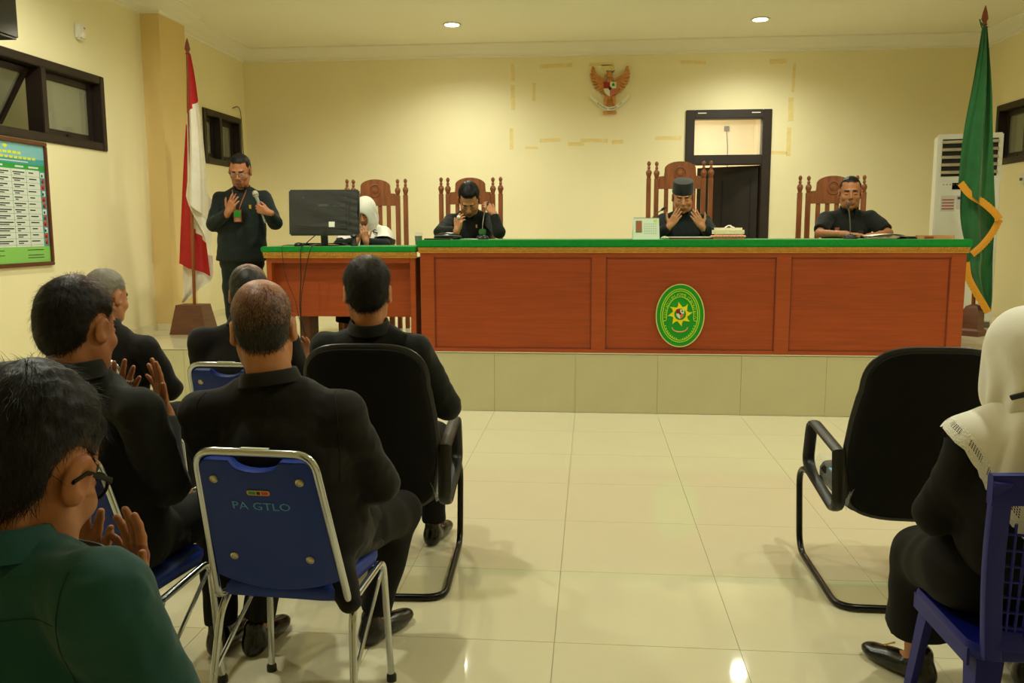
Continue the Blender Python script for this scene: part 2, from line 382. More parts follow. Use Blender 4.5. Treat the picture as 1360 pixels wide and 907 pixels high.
# ------------------------------------------------------------------ furniture
# judges' bench
bx0, bx1, by0, by1 = -1.41, 2.925, 7.075, 7.86
def moulding(mb, x0, x1, y, z0, z1, ends=True):
    h = z1-z0
    prof = [(0, 0), (.012, 0), (.014, h*.2), (.02, h*.25), (.02, h*.4), (.03, h*.5), (.034, h*.65), (.028, h*.72), (.036, h*.8), (.038, h), (0, h)]
    mb.sweep(prof, [((x0, y, z0), (0, -1, 0), (0, 0, 1)), ((x1, y, z0), (0, -1, 0), (0, 0, 1))])
def braid(mb, x0, x1, y, z, r, step):
    n = int((x1-x0)/step)
    for k in range(n):
        x = x0+(k+.5)*step
        mb.tube([(x-step*.32, y, z-r*.7), (x+step*.32, y, z+r*.7)], [r*.62, r*.62], n=5)
bench = thing('judges_bench', 'long red-brown panelled judges bench with green felt top on the dais', 'bench', (0, 0, 0))
zt = 1.425; zg = 1.366; zm = 1.318
MB().box(bx0+.03, bx1-.03, by0+.03, by0+.45, DZ, zm).build('body', bench_m, bench)
mb = MB()
W = bx1-bx0
st = [bx0, bx0+.115, .005, .12, 1.475, 1.59, 2.81, bx1]
for k in range(0, 8, 2): mb.box(st[k], st[k+1], by0, by0+.03, DZ, zm, bev=.002)
for k in (1, 3, 5):
    mb.box(st[k], st[k+1], by0, by0+.03, DZ, DZ+.03, bev=.002).box(st[k], st[k+1], by0, by0+.03, zm-.035, zm, bev=.002)
mb.box(bx0, bx0+.03, by0+.03, by1, DZ, zm).box(bx1-.03, bx1, by0+.03, by1, DZ, zm)
mb.build('front_frame', bench_m, bench)
for k in (1, 3, 5):
    a, b = st[k], st[k+1]
    MB().box(a+.002, b-.002, by0+.012, by0+.03, DZ+.032, zm-.037).build('front_panel', bench2_m, bench)
    q = MB()
    for bb in ((a, b, zm-.043, zm-.035), (a, b, DZ+.03, DZ+.038)): q.box(bb[0], bb[1], by0+.004, by0+.014, bb[2], bb[3])
    for xx in (a, b-.008): q.box(xx, xx+.008, by0+.004, by0+.014, DZ+.03, zm-.035)
    q.build('panel_bead', edge_m, bench)
mb = MB(); moulding(mb, bx0-.01, bx1+.01, by0, zm, zg); moulding_o = mb.build('moulding', gold_m, bench)
mb = MB(); braid(mb, bx0-.005, bx1+.005, by0-.037, (zg+zm)/2+.012, .008, .024); o = mb.build('braid', gold_m, bench); o['kind'] = 'stuff'
MB().box(bx0-.02, bx1+.02, by0-.05, by1+.02, zg, zt, bev=.008).build('felt_top', green_m, bench)

# clerk's table
cx0, cx1, cy0, cy1 = -2.745, -1.44, 7.09, 7.72; ct = 1.372
ct0 = 1.326; ct1 = 1.276
clerk = thing('clerk_table', 'lower red-brown clerk table with green felt top left of the judges bench', 'table', (0, 0, 0))
MB().box(cx0-.015, cx1, cy0-.045, cy1+.015, ct0, ct, bev=.007).build('felt_top', green_m, clerk)
mb = MB(); moulding(mb, cx0, cx1, cy0, ct1, ct0); mb.build('moulding', gold_m, clerk)
mb = MB(); braid(mb, cx0+.005, cx1-.005, cy0-.037, (ct0+ct1)/2+.012, .008, .024); o = mb.build('braid', gold_m, clerk); o['kind'] = 'stuff'
for a in (cx0+.015, cx1-.06):
    MB().box(a, a+.045, cy0, cy0+.55, DZ, ct1, bev=.003).build('side_panel', bench_m, clerk)
MB().box(cx0+.06, cx1-.06, cy0, cy0+.025, ct1-.04, ct1).build('top_rail', bench_m, clerk)
MB().box(cx0+.06, cx1-.06, cy0+.1, cy0+.12, .775, ct1).build('modesty_panel', bench2_m, clerk)
MB().box(cx0+.2, cx0+.29, cy0+.25, cy0+.5, DZ, .78, bev=.004).build('leg', pedestal_m, clerk)

# court emblem --------------------------------------------------------
emb_g = mat('emblem_green', (8, 146, 34), .35); emb_l = mat('emblem_lime', (168, 214, 44), .35); emb_w = mat('emblem_rim', (206, 200, 120), .4)
emb_y = mat('emblem_yellow', (236, 214, 20), .4); emb_r = mat('emblem_red', (150, 20, 24), .4); emb_p = mat('emblem_pale', (214, 220, 190), .4); emb_k = mat('emblem_black', (14, 14, 12), .4); emb_s = mat('emblem_salmon', (198, 110, 90), .4)
ex, ez, ea, eb = .722, .813, .196, .258
em = thing('court_emblem', 'oval green court emblem with yellow sun fixed to the middle bench panel', 'emblem', (ex, by0+.012, ez))
def oval(mb, a, b, d0, d1, a2=None, b2=None, n=64):
    if a2 is None:
        return mb.prism([(a*math.cos(2*PI*k/n), b*math.sin(2*PI*k/n)) for k in range(n)], d0, d1)
    vs = []; fs = []
    for k in range(n):
        c, s = math.cos(2*PI*k/n), math.sin(2*PI*k/n)
        vs += [(a*c, d0, b*s), (a2*c, d0, b2*s), (a*c, d1, b*s), (a2*c, d1, b2*s)]
    for k in range(n):
        i, j = 4*k, 4*((k+1) % n)
        fs += [(i, i+1, j+1, j), (i, j, j+2, i+2), (i+1, i+3, j+3, j+1)]
    return mb.add(vs, fs)
oval(MB(), ea, eb, -.018, 0).build('plaque', emb_g, em)
mb = MB(); mb.mi = 0; oval(mb, ea, eb, -.022, -.016, ea-.008, eb-.008); mb.build('rim', emb_w, em)
mb = MB()
for q in (.037, .052): oval(mb, ea-q, eb-q-.002, -.021, -.016, ea-q-.007, eb-q-.009)
mb.build('ring', emb_l, em)
# inner arch line (open at the bottom, with feet)
ai, bi = ea-.088, eb-.105
pts = [(-ea+.055, -.048), (-ai-.004, -.04), (-ai, -.02)]+[(ai*math.cos(t), bi*math.sin(t)) for t in np.linspace(PI, 0, 30)]+[(ai, -.02), (ai+.004, -.04), (ea-.055, -.048)]
MB().tube([(p[0], -.018, p[1]) for p in pts], .0035, n=6).build('arch_line', emb_l, em)
# lettering along the arch
mb = MB(); s = 'PENGADILAN AGAMA GORONTALO'
la, lb = ea-.078, eb-.088
for k, ch in enumerate(s):
    if ch == ' ': continue
    t = math.radians(188-196*(k+.5)/len(s))
    px_, pz_ = la*math.cos(t), lb*math.sin(t); tn = Vector((-la*math.sin(t), lb*math.cos(t))).normalized()*-1; nn = Vector((-tn.y, tn.x))
    text_mb(mb, ch, .034, lambda x, y, z, p=(px_, pz_), tn=tn, nn=nn: (p[0]+tn.x*x+nn.x*(y-.012), -.0195-z, p[1]+tn.y*x+nn.y*(y-.01)))
mb.build('lettering', emb_l, em, 0)
mb = MB()
for k in range(18):
    t = math.radians(202+136*(k+.5)/18)
    c = (.128*math.cos(t), .19*math.sin(t)-.002)
    if k in (8, 9): continue
    mb.box(c[0]-.0042, c[0]+.0042, -.0215, -.016, c[1]-.005, c[1]+.005)
o = mb.build('small_characters', emb_l, em); o['kind'] = 'stuff'
mb = MB(); sun = []
for k in range(8):
    a = PI/2+2*PI*k/8+.06
    for da, r in ((-.36, .060), (-.2, .070), (-.02, .084), (.10, .102), (.12, .084), (.2, .07)):
        sun.append((r*math.cos(a+da), r*math.sin(a+da)+.012))
mb.prism(sun, -.022, -.016).build('sun', emb_y, em, 0)
mb = MB().prism([(.047*math.cos(2*PI*k/32), .047*math.sin(2*PI*k/32)+.012) for k in range(32)], -.024, -.02); mb.build('sun_disc', emb_g, em)
def shield(parent, sx, sz, cx, cz, d0, d1):
    q = lambda l: [(cx+x*sx, cz+z*sz) for x, z in l]
    for l, M_ in (([(-1, 0), (0, 0), (0, 1), (-1, 1)], emb_r), ([(0, 0), (1, 0), (1, 1), (0, 1)], emb_p), ([(-1, 0), (-.9, -.5), (-.55, -.95), (0, -1.3), (0, 0)], emb_p), ([(0, -1.3), (.55, -.95), (.9, -.5), (1, 0), (0, 0)], emb_s)):
        MB().prism(q(l), d0, d1).build('shield_field', M_, parent, 0)
    MB().prism(q([(-.3, 0), (0, -.36), (.3, 0), (0, .36)]), d0-.002, d1).build('shield_centre', emb_k, parent, 0)
    MB().prism(q([(.3, .35), (.75, .35), (.75, .7), (.52, .85), (.3, .7)]), d0-.001, d1).build('tree_charge', emb_g, parent, 0)
shield(em, .031, .034, 0, .018, -.027, -.023)
MB().tube([(.062*math.cos(t), -.019, -.075+.038*math.sin(t)-.02) for t in np.linspace(PI, 2*PI, 16)], [.006]+[.0045]*14+[.006], n=6).build('ribbon', mat('emblem_orange', (214, 150, 60), .4), em)

# eagle emblem on the back wall ----------------------------------------
wood_e = mat('carved_eagle_wood', (196, 132, 66), .5, var=.2, vscale=18, stretch=(1, 1, 4), bump=.1, bscale=60)
dkw = mat('eagle_dark_wood', (112, 62, 30), .5, var=.2, vscale=20)
eg = thing('eagle_emblem', 'carved wooden eagle emblem with shield and ribbon high on the back wall', 'emblem', (.207, YB-.004, 3.2))
for s in (-1, 1):
    # stepped feathers fanning from the inner edge of the wing to its outer edge
    Oe = bez([(.213, 0, .268), (.243, 0, .17), (.226, 0, .076), (.172, 0, -.005), (.10, 0, -.062), (.05, 0, -.075)], 8); Ie = bez([(.196, 0, .215), (.15, 0, .16), (.09, 0, .12), (.05, 0, .085), (.035, 0, .05), (.03, 0, .02)], 8)
    nf = 12
    for k in range(nf):
        f_ = k/(nf-1)*(len(Oe)-1); a_, b_ = int(min(f_, len(Oe)-2)), f_-int(min(f_, len(Oe)-2))
        tp, rt_ = Oe[a_].lerp(Oe[a_+1], b_), Ie[a_].lerp(Ie[a_+1], b_)
        tip, root = Vector((s*tp.x, tp.z)), Vector((s*rt_.x, rt_.z)); dv = tip-root; n_ = Vector((-dv.y, dv.x)).normalized(); wd = .017
        P = [root-n_*wd*.7, root+dv*.6-n_*wd, root+dv*.9-n_*wd*.6, tip, root+dv*.9+n_*wd*.6, root+dv*.6+n_*wd, root+n_*wd*.7]
        MB().prism([(p.x, p.y) for p in P], -.03-.004*(k % 2)-.001*k, -.002).build('wing_feather', wood_e, eg, 0)
    MB().tube(bez([(s*.205, -.03, .25), (s*.185, -.035, .19), (s*.13, -.04, .14), (s*.05, -.045, .09)]), [.008]*8+[.012]*17, n=8).build('wing_bone', wood_e, eg)
    MB().tube([(s*.04, -.03, -.09), (s*.055, -.035, -.15), (s*.045, -.04, -.185)], [.028, .02, .012], n=8).build('leg', wood_e, eg)
mb = MB().lathe([(.001, -.11), (.05, -.09), (.066, -.02), (.06, .05), (.042, .1), (.036, .13), (.001, .14)], (0, -.02, 0), 16, sy=.55); mb.build('body', wood_e, eg)
MB().lathe([(.001, -.035), (.026, -.03), (.036, 0), (.03, .026), (.001, .036)], (-.01, -.035, .165), 12).tube([(-.03, -.035, .165), (-.06, -.036, .155), (-.07, -.036, .138)], [.016, .011, .003], n=8).build('head', wood_e, eg)
mb = MB()
for k in range(6): mb.tube([(-.03+.012*k, -.035, .19), (-.045+.02*k, -.03, .215+.004*(k % 2))], [.008, .004], n=6)
mb.build('crest', dkw, eg)
for k in range(5):
    MB().prism([(-.03+.02*k-.012, -.1), (-.03+.02*k*.9-.02+.004*k, -.225), (-.006+.02*k*.9-.02+.004*k, -.225), (-.006+.02*k, -.1)], -.022-.002*(k % 2), -.002).build('tail_feather', wood_e, eg, 0)
shield(eg, .076, .075, 0, .0, -.062, -.052)
MB().prism([(-.085, -.268), (.085, -.268), (.075, -.297), (-.075, -.297)][::-1], -.03, -.002).build('foot_plate', wood_e, eg, 0)
RZ = lambda x: -.09-.15*math.cos(x/.235*PI/2)**1.2
rp = [(x, RZ(x)) for x in np.linspace(-.2349, .2349, 23)]
mb = MB(); mb.add([v for x, z in rp for v in ((x, -.05+.03*abs(x)/.2, z-.022), (x, -.05+.03*abs(x)/.2, z+.022), (x, -.04+.03*abs(x)/.2, z-.022), (x, -.04+.03*abs(x)/.2, z+.022))], [(4*i+a, 4*i+b, 4*i+4+b, 4*i+4+a) for i in range(22) for a, b in ((0, 1), (1, 3), (3, 2), (2, 0))])
mb.build('ribbon', mat('ribbon_white', (226, 222, 196), .6), eg)
mb = MB(); s_ = 'BHINNEKA TUNGGAL IKA'
for k, ch in enumerate(s_):
    if ch == ' ': continue
    x = -.15+.3*(k+.5)/len(s_); z = RZ(x); sl = (RZ(x+.002)-RZ(x-.002))/.004
    text_mb(mb, ch, .026, lambda a, b, c, x=x, z=z, sl=sl: (x+a, -.0505+.03*abs(x)/.2-c, z+(b-.009)+sl*a), .001)
mb.build('lettering', emb_k, eg, 0)

# high-backed carved chairs ------------------------------------------------
FIN = [(.0125, 0), (.021, .006), (.021, .02), (.026, .03), (.030, .05), (.024, .07), (.013, .08), (.012, .09), (.018, .096), (.013, .104), (.011, .118), (.017, .128), (.019, .142), (.014, .155), (.004, .163)]
def judge_chair(label, loc, rz, hgt):
    r = thing('carved_chair', label, 'chair', loc, rz, 'carved high-backed chairs on the dais')
    hw = .305; zs = .47; zc = hgt-.27   # crest rail lower edge
    for s in (-1, 1):
        for q, (x, y, top) in enumerate(((s*(hw-.003), -.03, hgt-.16), (s*(hw-.077), 0, hgt-.165))):
            MB().box(x-.022, x+.022, y-.022, y+.022, 0, top, bev=.004).build('post', teak_m, r)
            MB().lathe(FIN, (x, y, top), 12).build('finial', teak_m, r)
        MB().box(s*(hw-.05)-.024, s*(hw-.05)+.024, .44, .49, 0, zs+.22, bev=.006).build('leg', teak_m, r)
        MB().sweep(rect_path(-.028, .028, 0, .035, .01, 2), [((s*(hw-.05), y, z), (1, 0, 0), (0, 0, 1)) for y, z in ((.0, zs+.23), (.2, zs+.215), (.36, zs+.2), (.48, zs+.215), (.53, zs+.195))]).build('armrest', teak_m, r)
    x1 = hw-.1
    out = [(-x1, zc), (x1, zc), (x1, hgt-.15), (.155, hgt-.145), (.15, hgt-.1)]+[(.15*math.cos(t), hgt-.075+.07*math.sin(t)) for t in np.linspace(.0, PI, 15)]+[(-.15, hgt-.1), (-.155, hgt-.145), (-x1, hgt-.15)]
    MB().prism(out, -.018, .018).build('crest_rail', teak_m, r, 25)
    MB().tube([(.055*math.cos(a), .02, hgt-.12+.06*math.sin(a)) for a in np.linspace(0, 2*PI, 25)[:-1]], .008, n=6, closed=True).lathe([(.001, 0), (.03, .0), (.026, .008), (.001, .012)], n=12, M=Matrix.Translation((0, .018, hgt-.12)) @ Matrix.Rotation(-PI/2, 4, 'X')).build('carved_medallion', teak_m, r)
    MB().box(-x1, x1, -.016, .016, zs+.1, zs+.16, bev=.004).build('lower_rail', teak_m, r)
    for k in range(4):
        x = -.132+.088*k
        MB().box(x-.021, x+.021, -.009, .009, zs+.16, zc, bev=.003).build('slat', teak_m, r)
    MB().box(-hw+.03, hw-.03, -.02, .5, zs-.06, zs-.005, bev=.006).build('seat_frame', teak_m, r)
    MB().box(-hw+.045, hw-.045, .0, .485, zs-.01, zs+.055, bev=.022).build('seat_cushion', mat('dark_red_cushion', (78, 20, 18), .7), r)
    return r
PIY = PI
judge_chair('carved wooden high-backed chair behind the monitor and the woman in white headscarf', (-2.185, 8.72, DZ), PI, 1.52)
judge_chair('carved wooden high-backed chair behind the man bowing his head at the bench', (-1.215, 8.72, DZ), PI, 1.53)
judge_chair('tallest carved wooden chair, in front of the door behind the man in black cap', (.86, 8.72, DZ), PI, 1.67)
judge_chair('carved wooden high-backed chair near the air conditioner at the right end of the bench', (2.32, 8.72, DZ), PI, 1.52)

# flags --------------------------------------------------------------------
def sheet(L, R, nu, nv, wave, y, th=.0):
    """cloth ruled between two polylines (x, z); wave(u, v) gives depth"""
    Lp, Rp = bez([(p[0], 0, p[1]) for p in L], 6), bez([(p[0], 0, p[1]) for p in R], 6)
    def at(P, t):
        f = t*(len(P)-1); i = min(int(f), len(P)-2); return P[i].lerp(P[i+1], f-i)
    return [[(lambda p: (p.x, y+wave(j/nu, i/nv), p.z))(at(Lp, i/nv).lerp(at(Rp, i/nv), j/nu)) for j in range(nu+1)] for i in range(nv+1)]
fl = thing('green_flag', 'tall green flag with gold fringe draped on its pole right of the bench', 'flag', (0, 0, 0))

FR_ = fringe_m
RFL_ = [(3.456, 3.291), (3.411, 2.799), (3.356, 2.339), (3.331, 1.898)]
RFR_ = [(3.488, 3.29), (3.57, 2.731), (3.624, 2.203), (3.685, 1.585)]
RBL_ = [(3.423, 1.944), (3.438, 1.601), (3.511, 1.288), (3.505, 1.17), (3.587, 0.939), (3.714, 0.749)]
RBR_ = [(3.662, 1.942), (3.728, 1.634), (3.734, 1.254), (3.741, 1.044), (3.746, 0.869), (3.741, 0.749)]
A1_ = [(-3.788, 3.144), (-3.817, 2.747), (-3.843, 2.26), (-3.874, 1.823)]
A2_ = [(-3.752, 3.143), (-3.708, 2.848), (-3.646, 2.188), (-3.626, 1.551)]
B1_ = [(-3.904, 2.522), (-3.97, 1.987), (-4.052, 1.185)]
B2_ = [(-3.785, 2.485), (-3.773, 1.842), (-3.713, 1.06)]
C1_ = [(-4.02, 1.331), (-4.056, 0.809)]
C2_ = [(-3.73, 1.257), (-3.741, 1.042), (-3.894, 0.915), (-4.049, 0.786)]
E1_ = [(-3.865, 2.159), (-3.897, 1.839)]
E2_ = [(-3.637, 1.78), (-3.662, 1.262)]
PT_ = [(-3.833, 3.258), (-3.88, 0.789)]
PB_ = [(-4.009, 0.801), (-3.732, 0.802), (-3.716, 0.504), (-4.096, 0.501)]
YF_ = 8.050
pt = MB().tube([(3.607, 8.5, DZ+.02), (3.537, 8.5, 3.38)], .017, 12).build('pole', pole_m, fl)
MB().lathe([(.017, 0), (.026, .01), (.014, .03), (.03, .06), (.02, .12), (.003, .18)], (3.535, 8.5, 3.33), 12).build('finial', mat('finial_red', (128, 62, 44), .4), fl)
MB().lathe([(.13, 0), (.13, .05), (.1, .07), (.1, .24), (.075, .28), (.02, .3)], (3.607, 8.5, DZ), 4).build('base_block', pedestal_m, fl)
MB().tube(bez([(3.50, 8.49, 3.36), (3.53, 8.475, 3.315), (3.56, 8.49, 3.32), (3.53, 8.52, 3.31), (3.49, 8.5, 3.39)]), .006, n=6).build('tie_cord', gcl_m, fl)
MB().grid(sheet(RFL_, RFR_, 26, 34, lambda u, v: .05*math.sin(u*9+.6*v)*min(1, .25+v*1.3)*(1-.3*v)+.02*math.sin(17*u+4*v), 8.34)).build('front_fold', gcl_m, fl, 180)
MB().grid(sheet(RBL_, RBR_, 22, 26, lambda u, v: .045*math.sin(u*8+1.2+v)+.015*math.sin(15*u), 8.47)).build('back_fold', gcl_m, fl, 180)
def fringe(name, pts, y, w, side):
    P = bez([(p[0], y+p[2] if len(p) > 2 else y, p[1]) for p in pts], 10); mb = MB(); a = []
    for i, p in enumerate(P):
        t = (P[min(i+1, len(P)-1)]-P[max(i-1, 0)]).normalized(); n = Vector((-t.z, 0, t.x))*side
        if n.z > 0: n = n
        a.append((p, n))
    mb.grid([[p+n*(-.012)+Vector((0, -.006, 0)), p+n*.008+Vector((0, -.014, 0)), p+n*w*.5+Vector((0, -.012, 0)), p+n*w*(1+.12*(i % 2))+Vector((0, -.004, 0))] for i, (p, n) in enumerate(a)])
    return mb.build(name, FR_, fl, 180)
fringe('fringe', [(3.328, 1.905), (3.42, 1.80), (3.54, 1.725), (3.64, 1.64), (3.69, 1.575)], 8.33, .05, 1)
fringe('fringe', [(3.72, 1.60), (3.66, 1.47), (3.58, 1.36), (3.50, 1.285)], 8.40, .05, 1)
fringe('fringe', [(3.495, 1.20), (3.525, 1.06), (3.60, .925), (3.72, .74)], 8.42, .05, -1)

rf = thing('red_and_white_flag', 'red and white flag draped on its pole beside the standing man', 'flag', (0, 0, 0))
MB().tube([(PT_[1][0], YF_+.09, DZ+.2), (PT_[0][0]*.989+.012, YF_-.0, PT_[0][1]-.06)], .016, 12).build('pole', pole_m, rf)
MB().lathe([(.016, 0), (.024, .01), (.013, .025), (.026, .05), (.017, .1), (.003, .15)], (PT_[0][0]*.989+.012, YF_-.0, PT_[0][1]-.12), 12).build('finial', mat('finial_red', (128, 62, 44), .4), rf)
cxp = (PB_[2][0]+PB_[3][0])/2
MB().add([(cxp+sx*w, YF_+.12+sy*w*.8, z) for z, w in ((DZ, .185), (DZ+.285, .13)) for sx, sy in ((-1, -1), (1, -1), (1, 1), (-1, 1))], [(0, 1, 2, 3), (4, 5, 6, 7), (0, 1, 5, 4), (1, 2, 6, 5), (2, 3, 7, 6), (3, 0, 4, 7)]).build('pedestal', pedestal_m, rf, 20)
def coloured(name, L, R, y, wave, fn, nu=24, nv=44):
    G = sheet(L, R, nu, nv, wave, y); mb = MB(); mb.grid(G); mb.m = [fn(j/nu, i/nv) for i in range(nv) for j in range(nu)]
    return mb.build(name, [red_m, whitecl_m], rf, 180)
coloured('front_fold', A1_, A2_, YF_, lambda u, v: .035*math.sin(u*9+2*v)*(.3+v), lambda u, v: 0 if v < .43-.04*u else 1)
coloured('middle_fold', E1_, E2_, YF_+.06, lambda u, v: .025*math.sin(u*8+1+v*2), lambda u, v: 1, 16, 16)
coloured('back_fold', B1_, B2_, YF_+.14, lambda u, v: .03*math.sin(u*9+.5+v), lambda u, v: 0 if (u < .42+.1*v or v > .80-.12*(1-u)) else 1)
coloured('lower_fold', C1_, C2_, YF_+.2, lambda u, v: .02*math.sin(u*8+v), lambda u, v: 1, 18, 20)

# air conditioner -------------------------------------------------------------
ac = thing('air_conditioner', 'tall white floor-standing air conditioner behind the green flag', 'air conditioner', (0, 0, 0))
ax0, ax1, ay0, ay1, az0, az1 = 3.49, 4.08, 9.3, 9.68, DZ+.001, 2.452
acm = mat('ac_white', (216, 214, 200), .35)
MB().box(ax0, ax1, ay0, ay1, az0+.06, az1, bev=.012).build('cabinet', acm, ac)
MB().box(ax0+.01, ax1-.01, ay0+.02, ay1-.01, az0, az0+.06).build('plinth', greyslot_m, ac)
MB().box(ax0+.045, ax1-.045, ay0-.004, ay0+.003, 2.03, 2.4).build('outlet_recess', mat('dark_recess', (26, 24, 20), .8), ac)
for k in range(5):
    z = 2.075+k*.075
    MB().box(-.255, .255, -.028, .02, -.006, .006, M=Matrix.Translation(((ax0+ax1)/2, ay0-.01, z)) @ Matrix.Rotation(.6, 4, 'X')).build('louvre', mat('louvre_tan', (170, 158, 128), .5), ac)
MB().box(ax0+.05, ax1-.05, ay0-.006, ay0, 1.985, 2.02).build('name_strip', acm, ac)
MB().box(3.645, 3.80, ay0-.006, ay0, 1.9, 1.965).build('display', blackg_m, ac)
MB().box(ax0+.03, ax1-.03, ay0-.004, ay0, .66, 1.78, bev=.003).build('front_panel', acm, ac)
lab = MB().box(3.55, 3.68, ay0-.006, ay0-.003, 1.68, 1.84).box(3.69, 3.80, ay0-.006, ay0-.003, 1.70, 1.84).build('energy_label', mat('label_paper', (196, 190, 176), .6), ac)
mb = MB()
for k in range(4): mb.box(3.56, 3.67, ay0-.0072, ay0-.006, 1.70+k*.03, 1.712+k*.03)
mb.build('label_print', mat('label_red', (150, 60, 50), .6), lab)
MB().box(3.70, 3.79, ay0-.0072, ay0-.006, 1.80, 1.825).build('label_print', mat('label_blue', (40, 60, 120), .6), lab)
mb = MB()
for k in range(5): mb.box(3.56+.03*k, 3.572+.03*k, ay0-.0072, ay0-.0035, 1.945, 1.953)
o = mb.build('small_characters', greyslot_m, ac); o['kind'] = 'stuff'

ac.rotation_euler.z = -.27; _p = Vector((ax0, ay0, 0)); ac.location = _p-Matrix.Rotation(-.27, 3, 'Z') @ _p
# poster on the left wall -----------------------------------------------------
po = thing('framed_notice', 'framed table poster with green header hanging on the left wall', 'notice', (XL, 0, 0))
p0, p1, q0, q1 = 5.2, 6.725, 1.232, 2.208
pf = mat('frame_wood', (92, 48, 26), .4)
for bb in ((p0, p1, q1-.03, q1), (p0, p1, q0, q0+.03), (p0, p0+.03, q0+.03, q1-.03), (p1-.03, p1, q0+.03, q1-.03)):
    MB().box(.002, .03, *bb, bev=.004).build('frame_rail', pf, po)
ML = [mat('print_blue', (120, 180, 186), .5), mat('print_yellow', (214, 214, 60), .5), mat('print_green', (38, 150, 60), .5), mat('print_white', (206, 212, 204), .5), mat('print_black', (40, 44, 46), .5), mat('print_lime', (130, 190, 90), .5), mat('print_red', (190, 60, 40), .5), mat('print_teal', (60, 150, 150), .5)]
mb = MB(); x = .012
def pr(mi, a, b, c, d, lift=0):
    mb.mi = mi; mb.box(.004, x+lift, a, b, c, d)
iy0, iy1, iz0, iz1 = p0+.03, p1-.03, q0+.03, q1-.03; Hh = iz1-iz0; R = lambda f: iz1-Hh*f
pr(0, iy0, iy1, R(.16), iz1); pr(7, iy0, iy1, R(.17), R(.12), .0004); pr(2, iy0, iy1, R(.215), R(.17)); pr(3, iy0, iy1-.07, R(.865), R(.215)); pr(5, iy0, iy1, iz0, R(.865)); pr(7, iy1-.07, iy1, R(.865), R(.215))
[pr(1, iy1-.60+.055*k, iy1-.555+.055*k, R(.092), R(.07), .0006) for k in range(6)]; [pr(1, iy1-.85+.054*k, iy1-.81+.054*k, R(.13), R(.11), .0006) for k in range(14)]; pr(3, iy1-.75, iy1-.2, R(.155), R(.147), .0006)
for a, b in ((-1.0, -.9), (-.66, -.5), (-.36, -.26), (-.2, -.08)): pr(3, iy1+a, iy1+b, R(.2), R(.185), .0006)
rng = random.Random(4)
for r in range(12):
    z = R(.235+.0525*r)
    for a, b in ((-1.35, -.75), (-.62, -.42), (-.40, -.25), (-.22, -.1)):
        b2 = b-rng.uniform(0, .05); pr(4, iy1+a+rng.uniform(0, .02), iy1+b2, z-.009, z, .0006)
        if a < -.3: pr(4, iy1+a+.02, iy1+b2-.05, z-.024, z-.016, .0006)
    pr(6 if r % 3 else 3, iy1-.06+.015*(r % 2), iy1-.012, R(.235+.0525*r)-.035, z+.005, .0007); pr(4, iy1-.05, iy1-.03, z-.03, z-.01, .001)
    pr(2, iy0, iy1-.07, z-.034, z-.032, .0005)
for a in (-1.37, -.64, -.41, -.235): pr(2, iy1+a, iy1+a+.003, R(.865), R(.215), .0005)
for k in range(4): pr(4, iy1-1.2, iy1-.55-.1*(k % 2), R(.89+.02*k)-.005, R(.89+.02*k), .0006)
for k in (0, 2, 3): pr(4, iy1-.28, iy1-.08, R(.89+.022*k)-.006, R(.89+.022*k), .0006)
mb.build('print', ML, po, 0)
MB().prism([(iy1-.46, R(.055)), (iy1-.43, R(.035)), (iy1-.445, R(.02)), (iy1-.475, R(.02)), (iy1-.49, R(.035))], .012, .0128, 'yz').build('crest_mark', ML[1], po, 0)

# things fixed to the walls ---------------------------------------------------
bx = thing('wall_box', 'black box mounted high on the left wall above the window', 'speaker', (XL, 0, 0))
MB().box(.06, .32, 5.2, 6.05, 2.86, 3.5, bev=.015).build('cabinet', blackg_m, bx)
MB().box(0, .06, 5.5, 5.8, 3.0, 3.3).build('bracket', black_m, bx)
se = thing('motion_sensor', 'small white motion sensor on the left wall above the window', 'sensor', (XL, 7.3, 3.19))
MB().box(0, .055, -.05, .05, -.06, .07, bev=.014).build('housing', white_m, se)
MB().lathe([(.001, .018), (.02, .012), (.027, 0)], n=12, M=Matrix.Translation((.053, .0, -.025)) @ Matrix.Rotation(PI/2, 4, 'Y')).build('lens', mat('sensor_lens', (236, 228, 210), .3), se)
MB().box(.054, .058, .01, .03, .03, .045).build('indicator', mat('sensor_red', (210, 120, 100), .4), se)
cb = tag(MB().tube(bez([(XL+.008, 10.5, 2.99), (XL+.03, 10.62, 3.02), (XL+.02, 10.72, 2.93), (XL+.012, 10.76, 2.6), (XL+.012, 10.79, 2.2)]), .005, n=6).build('wall_cable', black_m), 'thin dark cable hooked on the left wall above the small window', 'cable')
dv = thing('wall_switch_box', 'white box on the right wall below the window at the right edge', 'switch', (XR, 9.8, 2.02))
MB().box(-.04, 0, -.05, .05, -.05, .07, bev=.008).build('housing', white_m, dv)
MB().box(-.06, -.04, -.015, .015, -.01, .02, bev=.004).build('switch_lever', greyslot_m, dv)

